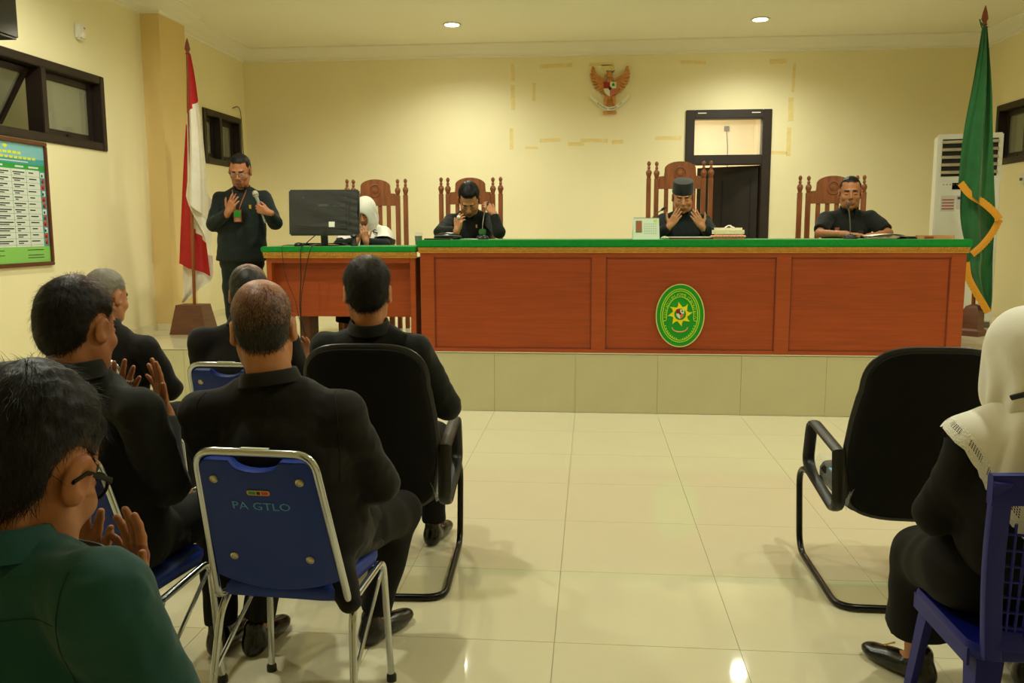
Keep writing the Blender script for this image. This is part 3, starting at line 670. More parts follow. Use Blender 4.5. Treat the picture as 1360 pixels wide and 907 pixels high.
# things on the desks ----------------------------------------------------------
mo = thing('monitor', 'black computer monitor seen from behind, wrapped in plastic, on the clerk table', 'monitor', (-2.295, 7.33, ct), math.radians(3))
Mt = Matrix.Rotation(math.radians(-4), 4, 'X')
MB().box(-.305, .305, -.02, .03, .09, .482, M=Mt, bev=.012).build('casing', black_m, mo)
MB().box(-.22, .22, -.045, -.015, .15, .42, M=Mt, bev=.02).build('back_bulge', black_m, mo)
MB().box(-.04, .045, -.05, -.046, .335, .355, M=Mt).build('maker_plate', mat('plate_grey', (58, 58, 56), .4), mo)
MB().box(.05, .1, -.052, -.04, .16, .205, M=Mt).build('sticker', paper_m, mo)
MB().box(-.12, .12, -.051, -.044, .165, .19, M=Mt).build('port_recess', mat('port_dark', (32, 28, 22), .5), mo)
MB().sweep(rect_path(-.03, .03, -.012, .012, .006, 2), [((0, .0, .012), (1, 0, 0), (0, 1, 0)), ((0, -.012, .16), (1, 0, 0), (0, 1, 0))]).build('neck', black_m, mo)
MB().lathe([(.13, .001), (.13, .01), (.05, .018), (.04, .02)], n=28, sy=.8).build('base', blackg_m, mo)
def film(u, v):
    return -.054-.006*math.sin(9*u+5*v)*math.sin(7*v-3*u)-.006*abs(math.sin(14*u*v+3*v))-.012*(u > .75)*abs(math.sin(22*v+9*u))
G = [[Mt @ Vector((-.31+.62*u+.012*math.sin(9*v)*(u in (0., 1.)), film(u, v), .085+.405*v)) for u in np.linspace(0, 1, 50)] for v in np.linspace(0, 1, 36)]
MB().grid(G).build('plastic_wrap', mat('clear_film', (200, 205, 195), .05, alpha=.045, spec=1, bump=.8, bscale=25), mo, 40)
sp = thing('computer_mouse', 'black computer mouse and lead beside the monitor base on the clerk table', 'mouse', (-2.48, 7.2, ct))
MB().lathe([(.035, 0), (.036, .015), (.028, .028), (.001, .034)], n=16, sy=1.6).build('shell', black_m, sp)
kb = thing('keyboard', 'black keyboard lying under the monitor on the clerk table', 'keyboard', (-2.40, 7.585, ct))
MB().box(-.22, .22, -.07, .07, .001, .016, bev=.005).build('tray', black_m, kb)
for i in range(4):
    for j in range(12): MB().box(-.2+.034*j, -.2+.034*j+.028, -.055+.03*i, -.055+.03*i+.024, .016, .022).build('key', blackg_m, kb, 0)
ph = tag(MB().lathe([(.03, 0), (.03, .006), (.022, .02), (.02, .07), (.03, .085), (.02, .1)], (0, 0, 0), 14).build('desk_holder', black_m), 'small black stand on the clerk table right of the monitor foot', 'stand'); ph.location = (-2.02, 7.27, ct)
cm = mat('cable_black', (14, 14, 12), .5)
tag(MB().tube(bez([(-2.36, 7.31, ct+.1), (-2.39, 7.1, ct+.02), (-2.405, 7.022, ct-.03), (-2.41, 7.02, 1.1), (-2.43, 7.03, .85), (-2.40, 7.06, .62), (-2.36, 7.1, .508)]), .0045, n=6).build('monitor_cable', cm), 'thicker black monitor cable hanging in front of the clerk table', 'cable')
tag(MB().tube(bez([(-2.28, 7.26, ct+.02), (-2.3, 7.1, ct+.012), (-2.32, 7.02, ct-.02), (-2.37, 7.01, 1.15), (-2.405, 7.0, .95), (-2.42, 7.02, .7), (-2.44, 7.1, .508)]), .0038, n=6).build('power_cable', cm), 'thin black cable slanting down the clerk table front to join the monitor cable', 'cable')
tag(MB().tube(bez([(-2.5, 7.2, ct+.01), (-2.55, 7.08, ct+.012), (-2.56, 7.01, ct-.02), (-2.53, 7.0, 1.12), (-2.46, 7.0, .93), (-2.43, 7.02, .75), (-2.38, 7.1, .51)]), .0025, n=6).build('mouse_cable', cm), 'thinnest loose cable, leftmost on the clerk table front', 'cable')
gl = thing('glass', 'glass of dark drink at the right end of the clerk table', 'glass', (-1.49, 7.42, ct))
MB().lathe([(.03, 0), (.036, .11), (.0335, .11), (.028, .006), (.001, .006)], n=20).build('tumbler', mat('tumbler_glass', (220, 225, 215), .03, alpha=.12, spec=.8), gl)
MB().lathe([(.001, .007), (.0275, .007), (.032, .085), (.001, .085)], n=20).build('drink', mat('dark_drink', (24, 12, 8), .1), gl)
ca = thing('desk_calendar', 'white desk calendar with a picture standing on the bench left of the black-capped man', 'calendar', (.45, 7.3, zt))
for s in (-1, 1): MB().add([(-.11, s*.05, .001), (.11, s*.05, .001), (.105, 0, .175), (-.105, 0, .175), (-.11, s*.053, .001), (.11, s*.053, .001), (.105, s*.003, .175), (-.105, s*.003, .175)], [(0, 1, 2, 3), (4, 5, 6, 7), (0, 1, 5, 4), (1, 2, 6, 5), (2, 3, 7, 6), (3, 0, 4, 7)]).build('leaf', mat('calendar_paper', (206, 220, 196), .7), ca, 0)
sl = Matrix.Translation((0, -.0545, 0)) @ Matrix.Rotation(math.atan2(-.05, .175), 4, 'X')
MB().box(-.085, -.035, -.0008, .0008, .06, .16, M=sl).build('picture', mat('picture_mix', (170, 70, 40), .6, col2=(60, 120, 40), vscale=28), ca, 0)
mb = MB()
for i in range(5):
    for j in range(6): mb.box(-.015+.018*j, -.008+.018*j, -.0008, .0005, .05+.02*i, .056+.02*i, M=sl)
mb.build('dates', mat('date_grey', (150, 170, 150), .6), ca, 0)
MB().box(.06, .09, -.0008, .0006, .15, .168, M=sl).build('corner_mark', emb_l, ca, 0)
MB().tube([(x, .0+.007*math.cos(k*PI/2), .175+.007*math.sin(k*PI/2)) for k, x in enumerate(np.linspace(-.1, .1, 80))], .0012, n=4).build('wire_binding', greyslot_m, ca)
ti = thing('tissue_box', 'white lace-covered tissue box on the bench right of the black-capped man', 'tissue box', (1.125, 7.33, zt))
MB().box(-.125, .125, -.065, .065, .025, .095, bev=.018).build('cover', mat('cover_cream', (238, 226, 190), .8, bump=.6, bscale=160), ti)
mb = MB()
for k in range(19): mb.lathe([(.001, .0), (.009, .003), (.01, .012), (.004, .02)], (-.12+.0133*k, -.066, .014+.004*(k % 2)), 8)
for k in range(10):
    for s in (-1, 1): mb.lathe([(.001, .0), (.009, .003), (.01, .012), (.004, .02)], (s*.126, -.06+.0133*k, .014), 8)
o = mb.build('frill', mat('frill_pink', (226, 160, 130), .8), ti); o['kind'] = 'stuff'
MB().box(-.12, .12, -.062, .062, .001, .026).build('pink_base', mat('base_pink', (222, 140, 116), .7), ti)
MB().tube(bez([(-.03, 0, .09), (-.01, .01, .105), (.01, 0, .112), (.03, -.01, .1), (.05, 0, .092)]), [.006]*33, n=8).build('tissue', paper_m, ti)
bk = thing('brown_folder', 'brown folder lying on the bench in front of the black-capped man', 'folder', (.83, 7.42, zt))
MB().box(-.19, .19, -.1, .1, .001, .014, bev=.003).build('cover', mat('folder_brown', (110, 58, 34), .5), bk)
MB().box(-.18, .185, -.095, .095, .0145, .02).build('pages', paper_m, bk)
pk = thing('crumpled_wrapper', 'small green and white crumpled wrapper beside the desk calendar', 'wrapper', (.6, 7.22, zt))
MB().lathe([(.001, 0), (.03, .004), (.036, .014), (.022, .024), (.001, .028)], n=9, sy=.7).build('foil', mat('wrapper_green', (120, 160, 60), .4, col2=(220, 220, 200), vscale=40), pk, 0)
pp = thing('paper_stack', 'loose white papers on the bench in front of the right-hand man', 'paper', (2.375, 7.30, zt))
rng = random.Random(2)
for k in range(5):
    M_ = Matrix.Translation((rng.uniform(-.02, .02), rng.uniform(-.02, .02), .002+.006*k)) @ Matrix.Rotation(rng.uniform(-.25, .25), 4, 'Z')
    MB().grid([[M_ @ Vector((-.15+.3*u, -.105+.21*v, .004*k*math.sin(u*PI)+.002*math.sin(5*v))) for u in np.linspace(0, 1, 8)] for v in (0, .5, 1)]).build('sheet', paper_m, pp, 180)
npl = thing('wooden_nameplate', 'low wooden desk nameplate lying at the right end of the bench', 'nameplate', (2.76, 7.3, zt))
MB().prism([(-.03, .001), (.03, .001), (.012, .03), (-.012, .03)], -.145, .145, 'yz').build('block', mat('plate_wood', (150, 108, 50), .4, var=.2, vscale=10), npl, 20)
MB().box(-.09, -.02, -.031, -.022, .008, .02, M=Matrix.Rotation(-.0, 4, 'X')).build('red_mark', mat('mark_red', (170, 50, 30), .5), npl, 0)
pn = thing('pen_tray', 'small dark tray on the bench between papers and nameplate', 'tray', (2.545, 7.3, zt))
MB().box(-.07, .07, -.03, .03, .001, .012, bev=.003).build('tray', black_m, pn)
MB().tube([(-.06, 0, .016), (.065, .01, .016)], .005, 8).build('pen', blackg_m, pn)
bg = thing('black_pouch', 'black leather pouch lying on the bench at the bowed man elbow', 'pouch', (-1.235, 7.43, zt))
MB().lathe([(.11, .001), (.125, .018), (.11, .04), (.06, .058), (.001, .062)], n=20, sy=.5).build('body', shoe_m, bg, 60)
MB().tube([(-.11, -.045, .03), (-.04, -.066, .034), (.05, -.066, .034), (.11, -.04, .03)], .004, 6).build('zip', greyslot_m, bg)
tb_ = thing('small_tray', 'flat black tray at the left end of the bench under the pouch', 'tray', (-1.27, 7.24, zt))
MB().box(-.13, .1, -.05, .05, .001, .01, bev=.003).build('plate', blackg_m, tb_)
MB().box(-.125, .095, -.045, .045, .01, .012).build('mat', black_m, tb_)
def microphone(label, loc, pts, group='gooseneck microphones'):
    r = thing('gooseneck_microphone', label, 'microphone', loc, 0, group)
    MB().lathe([(.055, .001), (.055, .012), (.045, .03), (.02, .04), (.001, .042)], n=18, sy=1.15).build('base', black_m, r)
    MB().lathe([(.008, 0), (.011, .004), (.011, .008)], (.02, -.04, .03), 10).build('switch', mat('switch_grey', (150, 150, 140), .4), r)
    P = bez(pts, 8); MB().tube(P, .0045, n=8).build('gooseneck', mat('neck_steel', (110, 108, 98), .3, metal=.8), r)
    d = (P[-1]-P[-2]).normalized(); MB().tube([P[-1], P[-1]+d*.012, P[-1]+d*.045, P[-1]+d*.055], [.006, .011, .011, .005], n=12).build('capsule', black_m, r)
microphone('gooseneck microphone with green tag in front of the bowed man', (-.925, 7.36, zt), [(0, 0, .035), (.0, .02, .12), (.01, .06, .22), (.025, .13, .29)])
MB().box(-.03, .03, -.02, .02, .04, .09, bev=.008).build('tag', mat('tag_green', (30, 96, 40), .6), bpy.data.objects['gooseneck_microphone'])
microphone('gooseneck microphone behind the desk calendar', (.5, 7.62, zt), [(0, 0, .035), (.01, .02, .12), (.04, .05, .2), (.1, .06, .245)])
microphone('gooseneck microphone in front of the right-hand man', (2.115, 7.36, zt), [(0, 0, .035), (-.003, .01, .12), (-.006, .03, .2), (-.01, .05, .25)])
nb = thing('open_notes', 'white note papers under the bowed man hands', 'paper', (-1.06, 7.3, zt))
MB().grid([[Vector((-.11+.22*u, -.07+.14*v, .003+.006*math.sin(3*u))) for u in np.linspace(0, 1, 8)] for v in (0, .5, 1)]).build('sheet', paper_m, nb, 180)
# ------------------------------------------------------------------ seats of the public
def stack_chair(label, loc, rz, marked=False):
    """chrome stacking chair with blue vinyl back and seat; origin between the front feet, facing +y"""
    r = thing('stacking_chair', label, 'chair', loc, rz, 'blue stacking chairs with chrome frames')
    ht, hk, yt, yk = .915, .43, -.51, -.355
    def bk(x, z): # point of the back plane
        t = (z-hk)/(ht-hk); return (x, yk+(yt-yk)*t, z)
    R = .0115
    pts = [(-.205, yk+.05, hk-.01), (-.205, yk, hk), bk(-.17, ht), bk(.17, ht), (.205, yk, hk), (.205, yk+.05, hk-.01)]
    P = fillet(pts, .055, 6)
    MB().tube(P, R, 12).build('back_frame', chrome_m, r)
    for s in (-1, 1):
        MB().tube(fillet([(s*.2, yk+.055, hk-.012), (s*.208, yk+.015, hk-.06), (s*.232, -.414, .006)], .04), R, 12).build('leg', chrome_m, r)
        MB().tube(fillet([(s*.2, yk+.05, hk-.01), (s*.2, -.02, hk+.005), (s*.215, 0, .006)], .05), R, 12).build('leg', chrome_m, r)
        MB().tube([(s*.218, -.385, .19), (s*.2, -.04, hk-.03)], .007, 8).build('brace', chrome_m, r)
        for yy, xx in ((-.414, .232), (0, .215)): MB().lathe([(.017, 0), (.017, .02), (.012, .028)], (s*xx, yy, 0), 12).build('foot_cap', black_m, r)
    MB().tube([(-.2, -.05, hk), (.2, -.05, hk)], .009, 8).build('cross_bar', chrome_m, r)
    # blue back panel: outline in (x, z) with a dip at the top
    zb, zt_ = .475, .895
    out = []
    for t in np.linspace(-1, 1, 13): out.append((t*.185, zb+.035*t*t))
    out += [(.168, .86)]+[(.165-.03*(1-math.cos(a)), .86+.03*math.sin(a)) for a in np.linspace(.2, PI/2, 5)]
    out += [(.075, .89)]+[(.07*math.cos(a), .888-.028*math.sin(a)) for a in np.linspace(.1, PI-.1, 9)]+[(-.075, .89)]
    out += [(-.165+.03*(1-math.cos(a)), .86+.03*math.sin(a)) for a in np.linspace(PI/2, .2, 5)]+[(-.168, .86)]
    n = len(out); sl = Vector((0, (yt-yk)/(ht-hk), 1)).normalized(); nn = Vector((0, -sl.z, sl.y))
    def pan(x, z, d): return Vector(bk(x, z))+nn*(d+.012*(1-(x/.18)**2)*.6)
    mb = MB(); c = (0, .68)
    for d0 in (.006, -.028):
        base = len(mb.v)
        rings = [(1, d0*.6), (.975, d0)]+[(q, d0) for q in (.75, .5, .25)]
        vs = []
        for q, d in rings: vs += [pan(c[0]+(x-c[0])*q, c[1]+(z-c[1])*q, d) for x, z in out]
        vs.append(pan(*c, d0)); fs = []
        for a in range(len(rings)-1):
            for k in range(n): fs.append((a*n+k, a*n+(k+1) % n, (a+1)*n+(k+1) % n, (a+1)*n+k))
        for k in range(n): fs.append((len(rings)-1)*n and ((len(rings)-1)*n+k, (len(rings)-1)*n+(k+1) % n, len(rings)*n))
        mb.add(vs, fs)
    N = 5*n+1
    mb.add([], []); mb.f += [(k, (k+1) % n, N+(k+1) % n, N+k) for k in range(n)]; mb.m += [0]*n
    back = mb.build('back_panel', bluefab_m, r, 40)
    for x, z in ((-.125, .835), (.125, .835), (-.115, .585), (.115, .585)):
        p = pan(x, z, .007); q = Matrix.Translation(p) @ nn.to_track_quat('Z', 'Y').to_matrix().to_4x4()
        MB().lathe([(.013, 0), (.012, .003), (.007, .005), (.006, .003), (.001, .003)], n=14, M=q).build('bolt', mat('bolt_metal', (190, 180, 150), .3, metal=1), back)
    if marked:
        mb = MB(); text_mb(mb, 'PA GTLO', .034, lambda x, y, z: pan(x*1.25+.0, y+.745, .0075+z), .0004)
        mb.build('lettering', mat('faded_paint', (86, 146, 206), .7), back, 0)
        mb = MB(); text_mb(mb, 'VIP', .032, lambda x, y, z: pan(x-.118, y+.868-.0, .0072+z), .0003) if False else None
        MB().add([pan(x, z, d) for d in (.0075, .009) for x, z in rect_path(-.033, .034, .792, .807, .006, 3)], [tuple(range(16)), tuple(range(31, 15, -1))]+[(k, (k+1) % 16, 16+(k+1) % 16, 16+k) for k in range(16)]).build('badge', mat('badge_gold', (196, 160, 60), .4), back, 0)
        for x0_, x1_, M_ in ((-.028, -.008, mat('badge_green', (20, 130, 70), .4)), (-.004, .006, mat('badge_dark', (30, 24, 20), .4)), (.01, .029, mat('badge_red', (200, 40, 30), .4))):
            MB().add([pan(x, z, d) for d in (.0085, .0096) for x, z in ((x0_, .795), (x1_, .795), (x1_, .804), (x0_, .804))], [(0, 1, 2, 3), (7, 6, 5, 4), (0, 1, 5, 4), (1, 2, 6, 5), (2, 3, 7, 6), (3, 0, 4, 7)]).build('badge_mark', M_, back, 0)
    MB().box(-.035, .045, yt-.004, yt+.008, ht+.0105, ht+.0125).build('sticker', mat('sticker_white', (214, 224, 196), .6), r)
    # seat pad: rounded, tapered to the back
    mb = MB(); o2 = []
    for x, y in [(-.17, -.37), (.17, -.37), (.195, -.05), (.17, .0), (-.17, .0), (-.195, -.05)]: o2.append((x, y))
    o2 = [(p.x, p.y) for p in fillet([(*p, 0) for p in o2+o2[:1]], .04, 4)][:-1]
    rings = [(.97, .0), (1, .015), (1, .032), (.94, .046), (.7, .054), (.35, .055)]
    vs = []
    for q, z in rings: vs += [(x*q, -.185+(y+.185)*q, hk+.008+z) for x, y in o2]
    k2 = len(o2); fs = [(a*k2+k, a*k2+(k+1) % k2, (a+1)*k2+(k+1) % k2, (a+1)*k2+k) for a in range(len(rings)-1) for k in range(k2)]
    fs += [tuple(range(k2-1, -1, -1)), tuple((len(rings)-1)*k2+k for k in range(k2))]
    mb.add(vs, fs).build('seat', bluefab_m, r, 60)
    return r
chA = stack_chair('nearest blue stacking chair with faded lettering on its back, under the balding man', (-.874, 2.716, 0), -.069, True)
chB = stack_chair('blue stacking chair at the left under the man in black raising ringed hands', (-1.44, 2.66, 0), -.08)
chC = stack_chair('blue stacking chair of the second row under the man with a bald crown', (-1.62, 4.2, 0), -.02)
chD = stack_chair('blue stacking chair under the grey-haired man by the left wall', (-2.33, 4.28, 0), -.05)
chG = stack_chair('blue stacking chair beneath the man in the dark green shirt, nearest the camera', (-.80, 1.42, 0), -.12)

def office_chair(label, loc, rz):
    """black cantilever visitor chair with padded back and loop arms; origin on the floor below the back"""
    r = thing('visitor_chair', label, 'chair', loc, rz, 'black padded visitor chairs with loop arms')
    hw = .3
    # frame: floor loop open to the front
    pts = [(-hw+.02, .44, .42), (-hw, .72, .40), (-hw, .66, .016), (-hw, .02, .016), (hw, .02, .016), (hw, .66, .016), (hw, .72, .40), (hw-.02, .44, .42)]
    MB().tube(fillet(pts, .09, 7), .0145, 12).build('frame', mat('black_tube', (18, 16, 14), .25, metal=.4), r)
    # back: padded slab, outline in x,z and curved
    def bp(x, z, d):
        t = (z-.35)/.7
        y = .10-.16*t-.05*(x/.27)**2*0+.03*math.sin(t*PI)
        return Vector((x, y+.045*(x/.27)**2-d, z))
    out = []
    for t in np.linspace(PI, 2*PI, 21): out.append((.245*abs(math.cos(t))**.55*(1 if math.cos(t) > 0 else -1), .43+.07*math.sin(t)))
    out += [(.266, .55), (.27, .65), (.262, .76), (.25, .86)]
    for t in np.linspace(0, PI, 25): out.append((.244*abs(math.cos(t))**.55*(1 if math.cos(t) > 0 else -1), .89+.175*abs(math.sin(t))**.72))
    out += [(-.25, .86), (-.262, .76), (-.27, .65), (-.266, .55)]
    n = len(out); c = (0, .72)
    def slab(name, rings, m_, par):
        vs = []
        for q, d in rings: vs += [bp(c[0]+(x-c[0])*q, c[1]+(z-c[1])*q, d) for x, z in out]
        fs = [(a*n+k, a*n+(k+1) % n, (a+1)*n+(k+1) % n, (a+1)*n+k) for a in range(len(rings)-1) for k in range(n)]
        vs += [bp(*c, rings[0][1]), bp(*c, rings[-1][1])]; q = len(rings)*n
        fs += [(k, (k+1) % n, q) for k in range(n)]+[((len(rings)-1)*n+k, (len(rings)-1)*n+(k+1) % n, q+1) for k in range(n)]
        return MB().add(vs, fs).build(name, m_, par, 50)
    slab('back_cushion', [(.3, -.075), (.7, -.072), (.9, -.06), (.97, -.035), (.985, 0), (.97, .022), (.9, .03), (.6, .032), (.3, .033)], blkfab_m, r)
    MB().tube([bp(c[0]+(x-c[0])*1.0, c[1]+(z-c[1])*1.0, 0) for x, z in out], [(.008, .013)]*n, 8, closed=True).build('back_edging', black_m, r)
    # seat
    so = rect_path(-.25, .25, .10, .62, .07, 5); k2 = len(so)
    rg = [(.9, .37), (.98, .385), (1, .41), (1, .44), (.96, .462), (.8, .472), (.4, .475)]
    vs = []
    for q, z in rg: vs += [(x*q, .36+(y-.36)*q, z) for x, y in so]
    fs = [(a*k2+k, a*k2+(k+1) % k2, (a+1)*k2+(k+1) % k2, (a+1)*k2+k) for a in range(len(rg)-1) for k in range(k2)]+[tuple(range(k2-1, -1, -1)), tuple((len(rg)-1)*k2+k for k in range(k2))]
    MB().add(vs, fs).build('seat', blkfab_m, r, 60)
    for s in (-1, 1):
        lp = fillet([(s*hw, .10, .63), (s*hw, .52, .665), (s*hw, .57, .47), (s*hw, .50, .43), (s*hw, .12, .385), (s*hw, .07, .42), (s*hw, .10, .63)], .05, 5)
        MB().tube(lp[:-1], [(.027, .013)]*(len(lp)-1), 10, closed=True, flat=(1, 0, 0)).build('armrest', black_m, r)
        MB().box(s*.22-.03, s*.22+.08*s if False else s*.22+.03, .2, .3, .385, .42).build('bracket', black_m, r)
    return r
E1 = office_chair('black padded visitor chair in the middle occupied by the man facing the clerk table', (-.885, 3.30, 0), .05)
E2 = office_chair('empty black padded visitor chair with plastic-wrapped seat at the right of the aisle', (1.29, 3.36, 0), 0)
def plw(par):
    G = [[(-.262+.524*u, .09+.545*v, .476+.012*math.sin(17*u+5*v)*math.sin(11*v-7*u)+.014-.10*(max(0, abs(u-.5)-.43)/.07)**2) for u in np.linspace(0, 1, 44)] for v in np.linspace(0, 1, 40)]
    MB().grid(G).build('plastic_wrap', mat('seat_film', (210, 212, 205), .08, alpha=.28, spec=1, bump=.5, bscale=40), par, 40)
plw(E1); plw(E2)
MB().box(-.27, -.2, .26, .34, .492, .498).build('wrap_label', mat('label_lightblue', (90, 170, 210), .5), E2)

def plastic_chair(label, loc, rz):
    """armless moulded chair; origin on the floor below the seat centre, facing +y"""
    r = thing('plastic_chair', label, 'chair', loc, rz)
    m_ = blueplastic_m
    def bkp(x, z):
        t = (z-.42)/.5; return Vector((x*(.86+.33*t), -.2-.13*t+.05*(1-(x/.22)**2)*-.6, z))
    def bar(P, ra, rb): return MB().tube(P, [(ra, rb)]*len(P), 8, flat=(1, 0, 0))
    for s in (-1, 1):
        MB().sweep(rect_path(-.024, .024, -.016, .016, .008, 2), [(bkp(s*(.2+.008*math.sin(k/8*PI)), .40+.515*k/8), (1, 0, 0), (0, 1, .2)) for k in range(9)]).build('back_post', m_, r)
        for k in range(3):
            x = s*(.168-.022*k); MB().tube([bkp(x, z) for z in np.linspace(.44, .80, 7)], .004, 6).build('thin_bar', m_, r)
    n = 9
    MB().sweep(rect_path(-.014, .014, -.05, .03, .01, 2), [(bkp(x, .9+.012*(1-(x/.22)**2)), (0, 1, 0), (0, 0, 1)) for x in np.linspace(-.222, .222, 13)]).build('top_rail', m_, r)
    MB().sweep(rect_path(-.012, .012, -.03, .03, .008, 2), [(bkp(x, .46), (0, 1, 0), (0, 0, 1)) for x in np.linspace(-.21, .21, 13)]).build('lower_rail', m_, r)
    for k in range(6):
        z = .535+.055*k
        MB().sweep(rect_path(-.008, .008, -.014, .014, .005, 2), [(bkp(x, z+.028*(x+.11)/.22-.014), (0, 1, 0), (0, 0, 1)) for x in np.linspace(-.115, .115, 9)]).build('slat', m_, r)
    for k in range(7):
        z = .5+.045*k
        for s in (-1, 1): MB().tube([bkp(s*x, z) for x in (.112, .15, .185)], .004, 6).build('thin_rung', m_, r)
    for s in (-1, 1): MB().sweep(rect_path(-.008, .008, -.01, .01, .004, 2), [(bkp(s*.118, z), (1, 0, 0), (0, 1, .2)) for z in np.linspace(.46, .86, 7)]).build('inner_post', m_, r)
    so = rect_path(-.215, .215, -.2, .21, .05, 5); k2 = len(so)
    rg = [(.97, .385), (1, .39), (1.01, .415), (.99, .43), (.9, .425), (.4, .418)]
    vs = []
    for q, z in rg: vs += [(x*q, y*q, z) for x, y in so]
    fs = [(a*k2+k, a*k2+(k+1) % k2, (a+1)*k2+(k+1) % k2, (a+1)*k2+k) for a in range(len(rg)-1) for k in range(k2)]+[tuple(range(k2-1, -1, -1)), tuple((len(rg)-1)*k2+k for k in range(k2))]
    MB().add(vs, fs).build('seat', m_, r, 60)
    for s in (-1, 1):
        # legs: L-section tapering to the floor
        for y0, y1, w0, w1 in ((.19, .235, .055, .034), (-.17, -.245, .075, .036)):
            mb = MB(); path = []
            vs = []
            for z, t in ((.41, 0), (.3, .3), (.15, .65), (0, 1)):
                yy = y0+(y1-y0)*t; w_ = w0+(w1-w0)*t; xx = s*(.19+.035*t); sg = 1 if y0 > 0 else -1
                th = .006
                vs += [(xx, yy, z), (xx, yy-sg*w_*1.1, z), (xx-s*th, yy-sg*w_*1.1, z), (xx-s*th, yy-sg*th, z), (xx-s*w_, yy-sg*th, z), (xx-s*w_, yy, z)]
            fs = [(a*6+k, a*6+(k+1) % 6, a*6+6+(k+1) % 6, a*6+6+k) for a in range(3) for k in range(6)]+[(0, 1, 2, 3, 4, 5), (23, 22, 21, 20, 19, 18)]
            mb.add(vs, fs).build('leg', m_, r, 20)
        MB().sweep(rect_path(-.004, .004, -.05, .0, .002, 1), [((s*.212, y, .41), (1, 0, 0), (0, 0, 1)) for y in (-.17, 0, .19)]).build('apron', m_, r)
    return r
chP = plastic_chair('dark blue slatted plastic chair under the woman in white headscarf at the right edge', (1.215, 2.44, 0), .02)
